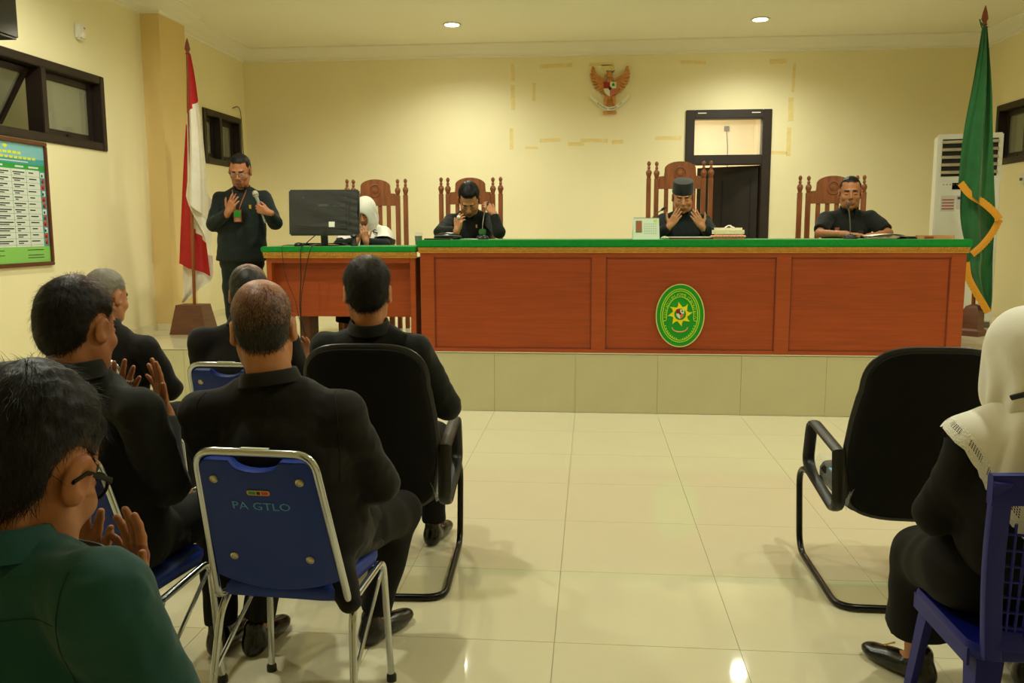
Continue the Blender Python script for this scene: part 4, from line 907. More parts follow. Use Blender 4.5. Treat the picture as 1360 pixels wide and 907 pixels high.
# ------------------------------------------------------------------ figures: implicit surfaces meshed by surface nets
V3 = lambda *a: np.array(a, dtype=float)
def unit(v): return np.asarray(v, float)/np.linalg.norm(v)
def rotm(yaw=0, pitch=0, roll=0):
    """head/trunk frame: yaw about z, then pitch (positive nods forward/down), then roll about y"""
    cy, sy, cp, sp, cr, sr = math.cos(yaw), math.sin(yaw), math.cos(pitch), math.sin(pitch), math.cos(roll), math.sin(roll)
    Rz = np.array([[cy, -sy, 0], [sy, cy, 0], [0, 0, 1]]); Rx = np.array([[1, 0, 0], [0, cp, sp], [0, -sp, cp]]); Ry = np.array([[cr, 0, sr], [0, 1, 0], [-sr, 0, cr]])
    return Rz @ Rx @ Ry
class SDF:
    def __init__(s): s.P = []; s.R = np.eye(3); s.t = np.zeros(3); s.k = 1.0
    def frame(s, R, t, k=1.0): s.R, s.t, s.k = R, np.asarray(t, float), k; return s
    def w(s, p): return s.t+s.R @ (np.asarray(p, float)*s.k)
    def cone(s, a, b, ra, rb, k=.02, op='u', cut=None):
        s.P.append(('c', s.w(a), s.w(b), ra*s.k, rb*s.k, k, op, cut)); return s
    def ecl(s, a, b, A, B, right, k=.03, op='u'):
        s.P.append(('e', s.w(a), s.w(b), np.array(A)*s.k, np.array(B)*s.k, s.R @ unit(right), k, op)); return s
    def ell(s, c, r, R=None, k=.02, op='u'):
        s.P.append(('l', s.w(c), np.array(r, float)*s.k, s.R @ (R if R is not None else np.eye(3)), k, op)); return s
    def bounds(s):
        lo, hi = np.full(3, 1e9), np.full(3, -1e9)
        for p in s.P:
            if p[-2 if p[0] == 'c' else -1] == 's': continue
            l, h = s.bb(p); lo = np.minimum(lo, l); hi = np.maximum(hi, h)
        return lo, hi
    def bb(s, p):
        if p[0] == 'c': r = max(p[3], p[4]); return np.minimum(p[1], p[2])-r, np.maximum(p[1], p[2])+r
        if p[0] == 'e': r = max(p[3].max(), p[4].max()); return np.minimum(p[1], p[2])-r, np.maximum(p[1], p[2])+r
        r = p[2].max(); return p[1]-r, p[1]+r
    @staticmethod
    def dist(p, X, Y, Z):
        if p[0] == 'c' or p[0] == 'e':
            a, b = p[1], p[2]; d = b-a; dd = max(d @ d, 1e-12)
            t = np.clip(((X-a[0])*d[0]+(Y-a[1])*d[1]+(Z-a[2])*d[2])/dd, 0, 1)
            x, y, z = X-a[0]-d[0]*t, Y-a[1]-d[1]*t, Z-a[2]-d[2]*t
            q2 = x*x+y*y+z*z
            if p[0] == 'c':
                D = np.sqrt(q2)-(p[3]+(p[4]-p[3])*t)
                if p[7] is not None:
                    c, n = p[7]; D = np.maximum(D, (X-c[0])*n[0]+(Y-c[1])*n[1]+(Z-c[2])*n[2])
                return D
            R = p[5]; rx = x*R[0]+y*R[1]+z*R[2]; r2 = np.maximum(q2-rx*rx, 0)
            A = p[3][0]+(p[4][0]-p[3][0])*t; B = p[3][1]+(p[4][1]-p[3][1])*t
            k0 = np.sqrt(rx*rx/(A*A)+r2/(B*B)); k1 = np.sqrt(rx*rx/A**4+r2/B**4)
            return k0*(k0-1)/np.maximum(k1, 1e-6)
        c, r, M = p[1], p[2], p[3]
        x, y, z = X-c[0], Y-c[1], Z-c[2]
        u = (x*M[0, 0]+y*M[1, 0]+z*M[2, 0])/r[0]; v = (x*M[0, 1]+y*M[1, 1]+z*M[2, 1])/r[1]; w_ = (x*M[0, 2]+y*M[1, 2]+z*M[2, 2])/r[2]
        k0 = np.sqrt(u*u+v*v+w_*w_); k1 = np.sqrt((u/r[0])**2+(v/r[1])**2+(w_/r[2])**2)
        return np.where(k0 < 1e-4, -r.min(), k0*(k0-1)/np.maximum(k1, 1e-6))
    @staticmethod
    def comb(F, D, k, op):
        if op == 'u':
            if k <= 0: return np.minimum(F, D)
            h = np.clip(.5+.5*(F-D)/k, 0, 1); return F+(D-F)*h-k*h*(1-h)
        if op == 's': # subtract
            h = np.clip(.5-.5*(F+D)/k, 0, 1); return F+(-D-F)*h+k*h*(1-h)
        return np.maximum(F, D)
    def kop(s, p): return (p[5], p[6]) if p[0] == 'c' else ((p[6], p[7]) if p[0] == 'e' else (p[4], p[5]))
    def at(s, Q):
        Q = np.asarray(Q, float); F = np.full(len(Q), .5)
        for p in s.P:
            k, op = s.kop(p); F = s.comb(F, s.dist(p, Q[:, 0], Q[:, 1], Q[:, 2]), k, op)
        return F
    def field(s, ax):
        F = np.full([len(a) for a in ax], .2, np.float32)
        for p in s.P:
            k, op = s.kop(p); lo, hi = s.bb(p); m_ = k*1.2+.025
            i = [(max(np.searchsorted(a, l-m_)-1, 0), min(np.searchsorted(a, h+m_)+1, len(a))) for a, l, h in zip(ax, lo, hi)]
            if any(b-a < 1 for a, b in i): continue
            X = ax[0][i[0][0]:i[0][1], None, None]; Y = ax[1][None, i[1][0]:i[1][1], None]; Z = ax[2][None, None, i[2][0]:i[2][1]]
            sl = tuple(slice(*q) for q in i)
            F[sl] = s.comb(F[sl], s.dist(p, X, Y, Z).astype(np.float32), k, op)
        return F
def axis(lo, hi, step, fine):
    """grid positions with smaller steps inside the fine ranges (lo, hi, step)"""
    out = [lo]
    while out[-1] < hi:
        x = out[-1]; st = step
        for a, b, f in fine:
            if a-1e-9 <= x < b: st = min(st, f)
            elif x < a < x+st: st = max(min(st, a-x), f)
        out.append(x+st)
    return np.array(out, np.float32)
CORN = [(i, j, k) for i in (0, 1) for j in (0, 1) for k in (0, 1)]
EDG = [(a, b) for a in range(8) for b in range(a+1, 8) if sum(abs(x-y) for x, y in zip(CORN[a], CORN[b])) == 1]
def surfnet(F, ax):
    n = F.shape; S = F < 0
    c = [S[i:n[0]-1+i, j:n[1]-1+j, k:n[2]-1+k] for i, j, k in CORN]
    anyc = c[0].copy(); allc = c[0].copy()
    for q in c[1:]: anyc |= q; allc &= q
    idx = np.argwhere(anyc & ~allc)
    vid = -np.ones([x-1 for x in n], np.int64); vid[tuple(idx.T)] = np.arange(len(idx))
    f = np.stack([F[idx[:, 0]+i, idx[:, 1]+j, idx[:, 2]+k] for i, j, k in CORN], 1)
    acc = np.zeros((len(idx), 3)); cnt = np.zeros(len(idx))
    for a, b in EDG:
        cr = (f[:, a] < 0) != (f[:, b] < 0); t = np.where(cr, f[:, a]/np.where(cr, f[:, a]-f[:, b], 1), 0)
        A, B = np.array(CORN[a], float), np.array(CORN[b], float)
        acc += np.where(cr[:, None], A+(B-A)*t[:, None], 0); cnt += cr
    fr = acc/cnt[:, None]
    V = np.stack([ax[d][idx[:, d]]+fr[:, d]*(ax[d][idx[:, d]+1]-ax[d][idx[:, d]]) for d in range(3)], 1)
    Q = []
    for d in range(3):
        sl0 = [slice(None)]*3; sl1 = [slice(None)]*3; sl0[d] = slice(0, -1); sl1[d] = slice(1, None)
        e = [x for x in range(3) if x != d]
        for q in e: sl0[q] = slice(1, -1); sl1[q] = slice(1, -1)
        s0, s1 = S[tuple(sl0)], S[tuple(sl1)]
        ii = np.argwhere(s0 != s1)
        for q in e: ii[:, q] += 1
        o1 = np.zeros(3, int); o1[e[0]] = 1; o2 = np.zeros(3, int); o2[e[1]] = 1
        g4 = [vid[tuple((ii-o).T)] for o in (o1+o2, o2, 0*o1, o1)]
        q = np.stack(g4, 1); keep = S[tuple(ii.T)]
        if d == 1: keep = ~keep
        q[~keep] = q[~keep][:, ::-1]; Q.append(q)
    return V, np.concatenate(Q)
def wrinkle(p, seed, amp, f):
    rs = np.random.RandomState(seed); out = np.zeros(len(p))
    wp = p+.02*np.stack([np.sin(p @ rs.normal(size=3)*f*.5+rs.rand()*6) for _ in range(3)], 1)
    for j in range(5):
        d = rs.normal(size=3); d /= np.linalg.norm(d)
        out += np.sin(wp @ d*f*(.7+.35*j)+rs.rand()*6)*(1-.14*j)
    return amp*out/3
def sdf_mesh(S, name, mats, step, fine=((), (), ()), parent=None, org=(0, 0, 0), noise=None, post=None, matfn=None, attr=None, relax=1, pad=.03):
    lo, hi = S.bounds(); lo = lo-pad; hi = hi+pad
    ax = [axis(lo[d], hi[d], step, fine[d]) for d in range(3)]
    F = S.field(ax)
    if noise or post:
        ii = np.argwhere(np.abs(F) < .035); P = np.stack([ax[d][ii[:, d]] for d in range(3)], 1).astype(float)
        v = F[tuple(ii.T)].astype(float)
        for nz in (noise or []):
            msk = nz[3](P) if len(nz) > 3 else 1
            v = v+wrinkle(P, *nz[:3])*msk
        if post: v = post(P, v)
        F[tuple(ii.T)] = v
        if post: pass
    V, Q = surfnet(F, ax)
    # light relaxation
    for _ in range(relax):
        A = np.zeros_like(V); c = np.zeros(len(V))
        for a, b in ((0, 1), (1, 2), (2, 3), (3, 0)):
            np.add.at(A, Q[:, a], V[Q[:, b]]); np.add.at(A, Q[:, b], V[Q[:, a]]); np.add.at(c, Q[:, a], 1); np.add.at(c, Q[:, b], 1)
        V = V*.5+.5*A/np.maximum(c, 1)[:, None]
    me = bpy.data.meshes.new(name)
    L = V-np.asarray(org)
    me.vertices.add(len(L)); me.vertices.foreach_set('co', L.astype(np.float32).ravel())
    me.loops.add(len(Q)*4); me.loops.foreach_set('vertex_index', Q.astype(np.int32).ravel())
    me.polygons.add(len(Q)); me.polygons.foreach_set('loop_start', (np.arange(len(Q))*4).astype(np.int32))
    me.update(calc_edges=True)
    me.polygons.foreach_set('use_smooth', np.ones(len(Q), bool))
    for M in (mats if isinstance(mats, (list, tuple)) else [mats]): me.materials.append(M)
    if matfn is not None: me.polygons.foreach_set('material_index', matfn(V[Q].mean(1)).astype(np.int32))
    if attr is not None:
        a = me.attributes.new('thin', 'FLOAT', 'POINT'); a.data.foreach_set('value', attr(V).astype(np.float32))
    me.update()
    return link(name, me, parent)

# ---- hands ------------------------------------------------------------------
def hand(S, wrist, D, N, side, curl=(.25, .3, .35, .4), spread=.06, thumb=(.75, .6, .25), k=1.0, bend=1.0):
    """wrist point, D towards the fingers, N out of the palm, side +1 right / -1 left; curl per finger in radians per joint"""
    D = unit(D); N = np.asarray(N, float); N = unit(N-D*(N @ D)); Tn = np.cross(D, N)*side; W = np.asarray(wrist, float)
    offs = [.029, .0095, -.0100, -.0285]; kn = [.090, .095, .090, .080]; ln = [.072, .080, .074, .058]
    S.cone(W-D*.03*k, W+D*.02*k, .026*k, .024*k, .015)
    for i in range(4):
        B = W+D*.012*k+Tn*offs[i]*.55*k; K = W+(D*kn[i]+Tn*offs[i])*k
        S.cone(B, K, .0150*k, .0115*k, .010)
    S.cone(W+(D*.03-Tn*.024+N*.006)*k, W+(D*.06-Tn*.026+N*.006)*k, .013*k, .011*k, .012)
    S.cone(W+(D*.025+Tn*.018+N*.006)*k, W+(D*.055+Tn*.026+N*.008)*k, .016*k, .011*k, .012)
    for i in range(4):
        p = W+(D*kn[i]+Tn*offs[i])*k; a = 0
        d0 = unit(D+Tn*spread*(1.5-i))
        r = [.0096, .0089, .0079, .0066] if i != 3 else [.0084, .0077, .0069, .0058]
        for j, fr in enumerate((.44, .31, .25)):
            a += curl[i]*(1.0 if j else .8)*bend
            q = p+(d0*math.cos(a)+N*math.sin(a))*ln[i]*fr*k
            S.cone(p, q, r[j]*k, r[j+1]*k, .003 if j else .006); p = q
    a = W+(D*.022+Tn*.020+N*.008)*k; d1 = unit(Tn*thumb[0]+D*thumb[1]+N*thumb[2])
    b = a+d1*.042*k; S.cone(a, b, .0155*k, .0115*k, .012)
    d2 = unit(d1*.8+D*.5); c = b+d2*.032*k; S.cone(b, c, .0108*k, .0095*k, .004)
    d3 = unit(d2*.8+D*.35); e = c+d3*.024*k; S.cone(c, e, .0095*k, .007*k, .003)

# ---- heads -------------------------------------------------------------------
def head(S, c, R, k=1.0, ear=1.0, jaw=1.0, eyes=True):
    S.frame(R, c, k)
    S.ell((0, -.014, .035), (.0745, .097, .088), k=.0)
    S.ell((0, .03, -.028), (.062, .063, .085), k=.03)
    S.ell((0, .03, -.07), (.052*jaw, .052, .045), k=.03)
    S.ell((0, .068, -.098), (.022, .02, .016), k=.02)
    for s in (-1, 1):
        S.ell((s*.041, .06, -.028), (.022, .024, .02), k=.02)
        S.cone((s*.05, .0, -.045), (s*.042, .045, -.088), .02*jaw, .016, k=.025)
    S.cone((-.03, .081, .024), (.03, .081, .024), .010, .010, k=.016)
    for s in (-1, 1): S.ell((s*.032, .1, .002), (.018, .014, .013), k=.012, op='s')
    for s in (-1, 1): S.ell((s*.031, .0785, .001), (.0135, .0115, .010), k=.003)
    S.cone((0, .088, .012), (0, .110, -.026), .0072, .0105, k=.010)
    for s in (-1, 1): S.ell((s*.0115, .099, -.031), (.0085, .009, .007), k=.006)
    S.ell((0, .083, -.062), (.026, .012, .02), k=.014)
    S.cone((-.019, .0905, -.0655), (.019, .0905, -.0655), .0048, .0048, k=.005)
    S.cone((-.016, .0905, -.0755), (.016, .0905, -.0755), .0055, .0055, k=.005)
    for s in (-1, 1):
        Re = rotm(-s*.35, 0, 0) @ rotm(0, .12, 0)
        S.ell((s*.079, -.006, -.006), (.0085*ear, .019, .033), Re, k=.006)
        S.ell((s*.077, -.002, -.026), (.009, .012, .014), Re, k=.005)
        S.ell((s*.0885, -.0, -.002), (.0065, .011, .021), Re, k=.004, op='s')
        S.cone((s*.077, .01, -.004), (s*.08, .009, -.016), .0045, .0045, k=.003)
    S.frame(np.eye(3), (0, 0, 0), 1)
HN = unit(V3(0, .72, -.69)); HP = V3(0, .066, .07)
def hair_edge(c, R, k, line, nape):
    def edge(P):
        q = (P-c) @ R/k
        g1 = ((q-HP-V3(0, line, 0)) @ HN)+.9*np.maximum(0, np.abs(q[:, 0])-.028)*(q[:, 2] > .0)*(np.abs(q[:, 0]) < .06)
        side = q[:, 1]-(.035-.25*np.maximum(0, .02-q[:, 2]))   # temples and sideburns
        cut = np.maximum(g1, 0*g1-1)
        # ears stay clear
        ear = .036-np.sqrt(((q[:, 1]+.004)/1.0)**2+((q[:, 2]+.012)/1.25)**2)
        ear = np.where(np.abs(q[:, 0]) > .05, ear, -1)
        low = nape-q[:, 2]+.0*q[:, 1]
        return np.maximum(np.maximum(cut, ear), low+.35*np.minimum(np.abs(q[:, 0]), .06)-.01)*k
    return edge
def hair_post(edge, t):
    return lambda P, v: (lambda e: np.maximum(v+t*np.clip(1+e/.03, 0, 1)**1.5, e))(edge(P))
def add_hair(c, R, k, thick, mats, parent, org, step=.004, line=0, nape=-.085, attr=None, noise=.0012, top=0.0, seed=1):
    S = SDF().frame(R, c, k)
    S.ell((0, -.014, .035), (.0745+thick, .097+thick, .088+thick+top), k=0)
    S.ell((0, -.03, -.02), (.064+thick, .068+thick, .075), k=.03)
    S.ell((0, -.035, -.062), (.05+thick*.6, .045+thick*.6, .04), k=.03)
    S.frame(np.eye(3), (0, 0, 0))
    edge = hair_edge(c, R, k, line, nape)
    a = lambda V: np.maximum(attr((V-c) @ R/k) if attr else -1, .72*np.clip(1+(edge(V)-.002)/.022, -.4, 1))
    return sdf_mesh(S, 'hair', mats, step, parent=parent, org=org, noise=[(seed, noise*2, 90), (seed+1, noise, 260)], post=hair_post(edge, thick*k), attr=a, relax=1)
def strands(hair, c, R, k, org, n, ln, wd, mat_, seed, keep=None, lift=.25, name='hair_strands'):
    """short hairs lying along the hair surface, combed away from the crown"""
    me = hair.data; nv = len(me.vertices); co = np.empty(nv*3); no = np.empty(nv*3)
    me.vertices.foreach_get('co', co); me.vertices.foreach_get('normal', no); co = co.reshape(-1, 3)+np.asarray(org); no = no.reshape(-1, 3)
    q = (co-c) @ R/k; out = ((q-V3(0, -.014, .02)) @ np.eye(3)); nl = no @ R
    ok = ((nl*out).sum(1) > 0)
    if keep is not None: ok &= keep(q)
    rs = np.random.RandomState(seed); ii = rs.choice(np.where(ok)[0], n)
    p = co[ii]+rs.normal(size=(n, 3))*.002; nn = no[ii]
    crown = c+R @ (V3(.01, -.055, .125)*k); fl_ = p-crown; fl_ += np.array([0, 0, -.05])
    fl_ -= nn*(fl_*nn).sum(1)[:, None]; fl_ /= np.linalg.norm(fl_, axis=1)[:, None]+1e-9
    fl_ += rs.normal(size=(n, 3))*.28; fl_ /= np.linalg.norm(fl_, axis=1)[:, None]
    sd = np.cross(fl_, nn); sd /= np.linalg.norm(sd, axis=1)[:, None]+1e-9
    L = (ln*(.6+.8*rs.rand(n)))[:, None]*k
    lf = lift*(.3+1.2*rs.rand(n))[:, None]
    a = p-nn*.002; b = p+fl_*L*.55+nn*L*lf*.6; e = p+fl_*L+nn*L*lf*.55
    V = np.stack([a-sd*wd, a+sd*wd, b-sd*wd*.8, b+sd*wd*.8, e], 1).reshape(-1, 3)-np.asarray(org)
    b0 = np.arange(n)*5; mb = MB(); mb.v = [tuple(x) for x in V]; mb.f = []
    for x in b0: mb.f += [(x, x+1, x+3, x+2), (x+2, x+3, x+4)]
    mb.m = [0]*len(mb.f)
    o = mb.build(name, mat_, hair.parent, 180, False); o['kind'] = 'stuff'; return o
# ------------------------------------------------------------------ people
skin_m = mat('skin_brown', (166, 108, 72), .5, var=.07, vscale=40, spec=.35, bump=.03, bscale=300)
skin2_m = mat('skin_light_brown', (182, 124, 86), .5, var=.07, vscale=40, spec=.35, bump=.03, bscale=300)
lip_m = mat('lips', (132, 70, 52), .45); brow_m = mat('eyebrow', (30, 22, 18), .8); lash_m = mat('lash_line', (52, 32, 24), .7)
stub_m = mat('stubble', (112, 76, 54), .6)
hair_b = mat('black_hair', (17, 15, 13), .5, var=.3, vscale=120, stretch=(1, 1, .4), bump=.35, bscale=220, spec=.35)
hair_g = mat('grey_hair', (128, 122, 108), .6, var=.3, vscale=160, bump=.3, bscale=240, col2=(70, 64, 56))
strand_m = mat('hair_strand', (16, 13, 11), .6, spec=.12)
strandg_m = mat('grey_strand', (160, 154, 140), .5)
def thin_hair(name, hair, skin, spec=.22):
    """hair over showing scalp; the 'thin' attribute says where it is sparse"""
    M = bpy.data.materials.new(name); M.use_nodes = True; nt = M.node_tree; L = nt.links.new; b = nt.nodes['Principled BSDF']
    a = nt.nodes.new('ShaderNodeAttribute'); a.attribute_name = 'thin'
    n = nt.nodes.new('ShaderNodeTexNoise'); n.inputs['Scale'].default_value = 330; n.inputs['Detail'].default_value = 3
    tc = nt.nodes.new('ShaderNodeTexCoord'); mp = nt.nodes.new('ShaderNodeMapping'); mp.inputs['Scale'].default_value = (1, .3, .45); L(tc.outputs['Object'], mp.inputs[0]); L(mp.outputs[0], n.inputs['Vector'])
    ad = nt.nodes.new('ShaderNodeMath'); ad.operation = 'SUBTRACT'; L(a.outputs['Fac'], ad.inputs[0])
    ml = nt.nodes.new('ShaderNodeMath'); ml.operation = 'MULTIPLY'; ml.inputs[1].default_value = 1.0; L(n.outputs['Fac'], ml.inputs[0]); L(ml.outputs[0], ad.inputs[1])
    r = nt.nodes.new('ShaderNodeMapRange'); r.inputs['From Min'].default_value = -.3; r.inputs['From Max'].default_value = .4; L(ad.outputs[0], r.inputs['Value'])
    mx = nt.nodes.new('ShaderNodeMix'); mx.data_type = 'RGBA'; L(r.outputs[0], mx.inputs[0]); mx.inputs[6].default_value = (*lin(hair), 1); mx.inputs[7].default_value = (*lin(skin), 1)
    L(mx.outputs[2], b.inputs['Base Color']); b.inputs['Roughness'].default_value = .5; b.inputs['Specular IOR Level'].default_value = spec
    bp = nt.nodes.new('ShaderNodeBump'); bp.inputs['Strength'].default_value = .2; bp.inputs['Distance'].default_value = .004; L(n.outputs['Fac'], bp.inputs['Height']); L(bp.outputs[0], b.inputs['Normal'])
    return M
hair_b = thin_hair('short_black_hair', (17, 15, 13), (104, 66, 44)); hair_g = thin_hair('short_grey_hair', (120, 115, 102), (140, 100, 74))
bald_m = thin_hair('thinning_hair', (18, 15, 12), (166, 110, 76), .5)
suit_m = mat('black_suit_cloth', (20, 18, 16), .85, var=.12, vscale=30, bump=.12, bscale=420, spec=.25, sheen=.08)
suit2_m = mat('charcoal_green_cloth', (19, 21, 17), .85, var=.12, vscale=30, bump=.12, bscale=420, spec=.25, sheen=.08)
uni_m = mat('dark_green_uniform', (17, 27, 24), .8, var=.1, vscale=30, bump=.12, bscale=420, spec=.25, sheen=.06)
gshirt_m = mat('green_shirt', (22, 68, 66), .82, var=.06, vscale=20, bump=.12, bscale=450, spec=.25, sheen=.1)
trous_m = mat('black_trousers', (17, 16, 14), .85, var=.12, vscale=30, bump=.1, bscale=420, spec=.25)
seam_m = mat('dark_seam', (8, 10, 9), .9)
scarf_m = mat('white_scarf', (226, 222, 208), .8, var=.02, vscale=20, bump=.1, bscale=420, sheen=.2)
pin_m = mat('gold_pin', (214, 170, 60), .35, metal=.6)

def frame_of(yaw): return rotm(yaw)
def seated(o, yaw, hs=.46, lean=.0, head_c=None, **kw):
    """joints of a seated figure in world space; o is the floor point below the hips"""
    R = frame_of(yaw); o = np.asarray(o, float)
    ca, sa = math.cos(lean), math.sin(lean); pz = hs+.09
    def up(x, y, z): # leaned about the pelvis
        dy, dz = y, z-pz; return o+R @ V3(x, dy*ca+dz*sa, pz-dy*sa+dz*ca)
    lo = lambda x, y, z: o+R @ V3(x, y, z)
    J = dict(R=R, o=o, pel=lo(0, 0, pz+.03), waist=up(0, 0, hs+.25), chest=up(0, .005, hs+.42), nb=up(0, -.005, hs+.59), head=up(0, .035, hs+.745),
             shR=up(.178, -.01, hs+.535), shL=up(-.178, -.01, hs+.535), elR=up(.25, .12, hs+.27), elL=up(-.25, .12, hs+.27), wrR=up(.1, .32, hs+.48), wrL=up(-.1, .32, hs+.48),
             hipR=lo(.095, .02, hs+.115), hipL=lo(-.095, .02, hs+.115), knR=lo(.13, .42, hs+.05), knL=lo(-.13, .42, hs+.05), anR=lo(.13, .43, .10), anL=lo(-.13, .43, .10), toR=lo(.15, .60, .03), toL=lo(-.15, .60, .03))
    if head_c is not None: J['head'] = np.asarray(head_c, float)
    for k, v in kw.items(): J[k] = np.asarray(v, float)
    return J
def standing(o, yaw, h=1.68, **kw):
    R = frame_of(yaw); o = np.asarray(o, float); s = h/1.68
    lo = lambda x, y, z: o+R @ (V3(x, y, z)*s)
    J = dict(R=R, o=o, pel=lo(0, 0, .9), waist=lo(0, 0, 1.06), chest=lo(0, .0, 1.23), nb=lo(0, -.01, 1.405), head=lo(0, .03, 1.555), shR=lo(.185, -.01, 1.36), shL=lo(-.185, -.01, 1.36),
             elR=lo(.26, .05, 1.1), elL=lo(-.26, .05, 1.1), wrR=lo(.1, .3, 1.2), wrL=lo(-.1, .3, 1.2), hipR=lo(.095, 0, .87), hipL=lo(-.095, 0, .87), knR=lo(.1, .02, .48), knL=lo(-.1, .02, .48), anR=lo(.1, -.01, .1), anL=lo(-.1, -.01, .1), toR=lo(.13, .15, .03), toL=lo(-.13, .15, .03))
    for k, v in kw.items(): J[k] = np.asarray(v, float)
    return J

def person(label, J, look):
    o = J['o']; R = J['R']; rt = R @ V3(1, 0, 0)
    g = look.get
    root = thing('person', label, 'person', tuple(o))
    par = dict(parent=root, org=o)
    HR = g('HR', R); hk = g('hk', 1.0); hc = J['head']
    cs = g('cs', .012); ws = g('w', 1.0)     # cloth grid, girth
    hands = g('hands', {})
    # --- body: one surface; fine grid at head and hands
    S = SDF()
    S.ecl(J['pel'], J['waist'], (.155*ws, .115*ws), (.145*ws, .105*ws), rt, .0); S.ecl(J['waist'], J['chest'], (.145*ws, .105*ws), (.165*ws, .11*ws), rt)
    S.ecl(J['chest'], J['nb']-(J['nb']-J['chest'])*.35, (.165*ws, .11*ws), (.12, .075), rt)
    nk = g('nk', .054)
    S.cone(J['nb']-(J['nb']-J['chest'])*.2, hc+HR @ V3(0, -.028, -.045)*hk, nk*1.08, nk*.98, k=.03)
    for s in 'RL':
        S.cone(J['nb']-(J['nb']-J['chest'])*.22, J['sh'+s]-V3(0, 0, .012), .036, .036, k=.03); S.cone(J['sh'+s]-V3(0, 0, .012), J['el'+s], .04, .036); S.cone(J['el'+s], J['wr'+s], .036, .027)
        S.cone(J['hip'+s], J['kn'+s], .078, .052); S.cone(J['kn'+s], J['an'+s], .05, .036); S.cone(J['an'+s]-V3(0, 0, .04), J['an'+s]*.4+J['to'+s]*.6-V3(0, 0, .01), .028, .014)
    head(S, hc, HR, hk, g('ear', 1.0), g('jaw', 1.0))
    fine = [[(hc[d]-.13*hk, hc[d]+.135*hk, g('hs', .0048))] for d in range(3)]
    for s, h in hands.items():
        w_ = J['wr'+s]; hand(S, w_, h['D'], h['N'], 1 if s == 'R' else -1, **{k: v for k, v in h.items() if k not in 'DN'})
        c = w_+unit(h['D'])*.085
        for d in range(3): fine[d].append((c[d]-.12, c[d]+.12, g('fs', .0034)))
    def mf(P):
        q = (P-hc) @ HR/hk; x, y, z = np.abs(q[:, 0]), q[:, 1], q[:, 2]
        m_ = np.zeros(len(P), int)
        m_[(x < .023) & (y > .084) & (z < -.0605) & (z > -.081)] = 1
        m_[(z > .017+.1*np.abs(x-.03)*0) & (z < .028-.12*np.maximum(x-.03, 0)) & (x > .012) & (x < .047) & (y > .06)] = 2
        m_[(z > -.0075) & (z < -.0035) & (x > .02) & (x < .044) & (y > .07)] = 3
        if g('stache'): m_[(x < .026) & (y > .085) & (z > -.0585) & (z < -.045)] = 4
        if g('goatee'): m_[(x < .02) & (y > .07) & (z < -.088) & (z > -.12)] = 4
        return m_
    body = sdf_mesh(S, 'body', [g('skin', skin_m), lip_m, brow_m, lash_m, stub_m], .018, fine, matfn=mf, **par)
    # --- jacket or shirt
    C = SDF(); g_ = g('thick', .0); sl = g('sleeve', 1.0)
    if g('seat', True):
        C.ecl(J['pel']-V3(0, 0, g('skirt', -.05)), J['waist'], (.195*ws, .15*ws), (.18*ws, .14*ws), rt, .0)
    else:
        C.ecl(J['pel']-V3(0, 0, .2), J['waist'], (.218*ws, .158*ws), (.192*ws, .14*ws), rt, .0)
    C.ecl(J['waist'], J['chest'], (.18*ws, .14*ws), (.2*ws, .14*ws), rt, .04)
    C.ecl(J['chest'], J['nb']-(J['nb']-J['chest'])*.28, (.2*ws, .14*ws), (.135*ws, .088*ws), rt, .03)
    for s in 'RL':
        C.cone(J['nb']-(J['nb']-J['chest'])*.22, J['sh'+s], .052, .054*ws, k=.03)
        el = J['el'+s]; wr = J['wr'+s]; d = unit(wr-el)
        if sl < 1:
            ce = J['sh'+s]+(el-J['sh'+s])*.8
            C.cone(J['sh'+s], ce, .074*ws, .066*ws, k=.03, cut=(ce+(el-J['sh'+s])*.05, unit(el-J['sh'+s])))
        else:
            C.cone(J['sh'+s]-V3(0, 0, .012), el, .066*ws, .058*ws, k=.025); ce = wr-d*g('cuff', .012)
            C.cone(el, ce, .057*ws, .041*ws, k=.02, cut=(ce, d))
        if g('seat', True) and g('lap', True): C.cone(J['hip'+s]+V3(0, 0, .0), J['hip'+s]+(J['kn'+s]-J['hip'+s])*.38, .1*ws, .085*ws, k=.04)
    for a in g('extra', []): C.cone(*a)
    w1 = lambda P: np.clip(((P-J['chest']) @ R)[:, 1]*0+1, 0, 1)
    nz = [(g('seed', 3), g('wr', .0065), 34), (g('seed', 3)+7, .003, 90)]
    hz = g('hem'); jk = sdf_mesh(C, g('top', 'jacket'), g('cloth', suit_m), cs, noise=nz, relax=1, post=(lambda P, v: np.maximum(v, hz-P[:, 2])) if hz else None, **par)
    # collar: folded band round the neck
    nd = unit(hc+HR @ V3(0, -.02, -.06)*hk-J['nb']+V3(0, 0, .05)); X = unit(rt-nd*(rt @ nd)); Yv = np.cross(nd, X)
    cb_ = J['nb']-(J['nb']-J['chest'])*g('cdrop', -.01)
    if g('collar', True):
        mb = MB(); rows = []; gap = g('gap', .22); ch = g('ch', .045); cr = g('cr', .071)
        prof = [(-.006, -.02), (-.008, .3), (-.008, .92), (-.003, 1.0), (.004, .96), (.010, .5), (.017, .02)]
        for t in np.linspace(gap, 2*PI-gap, 41):
            ring = []
            dx, dy = math.sin(t), math.cos(t)
            tip = max(0, 1-min(t-gap, 2*PI-gap-t)/.5)
            for i, (dr, z) in enumerate(prof):
                rr = cr+dr+(.012*tip if i > 4 else 0)
                zz = (z*ch if i < 5 else z*ch-(.03*tip))
                ring.append(tuple(cb_+X*dx*rr*.98+Yv*(dy*rr*1.02)+nd*zz-o))
            rows.append(ring)
        mb.grid(rows).build('collar', g('cloth', suit_m), root, 70)
    # --- trousers, shoes
    Tm = g('trousers', trous_m)
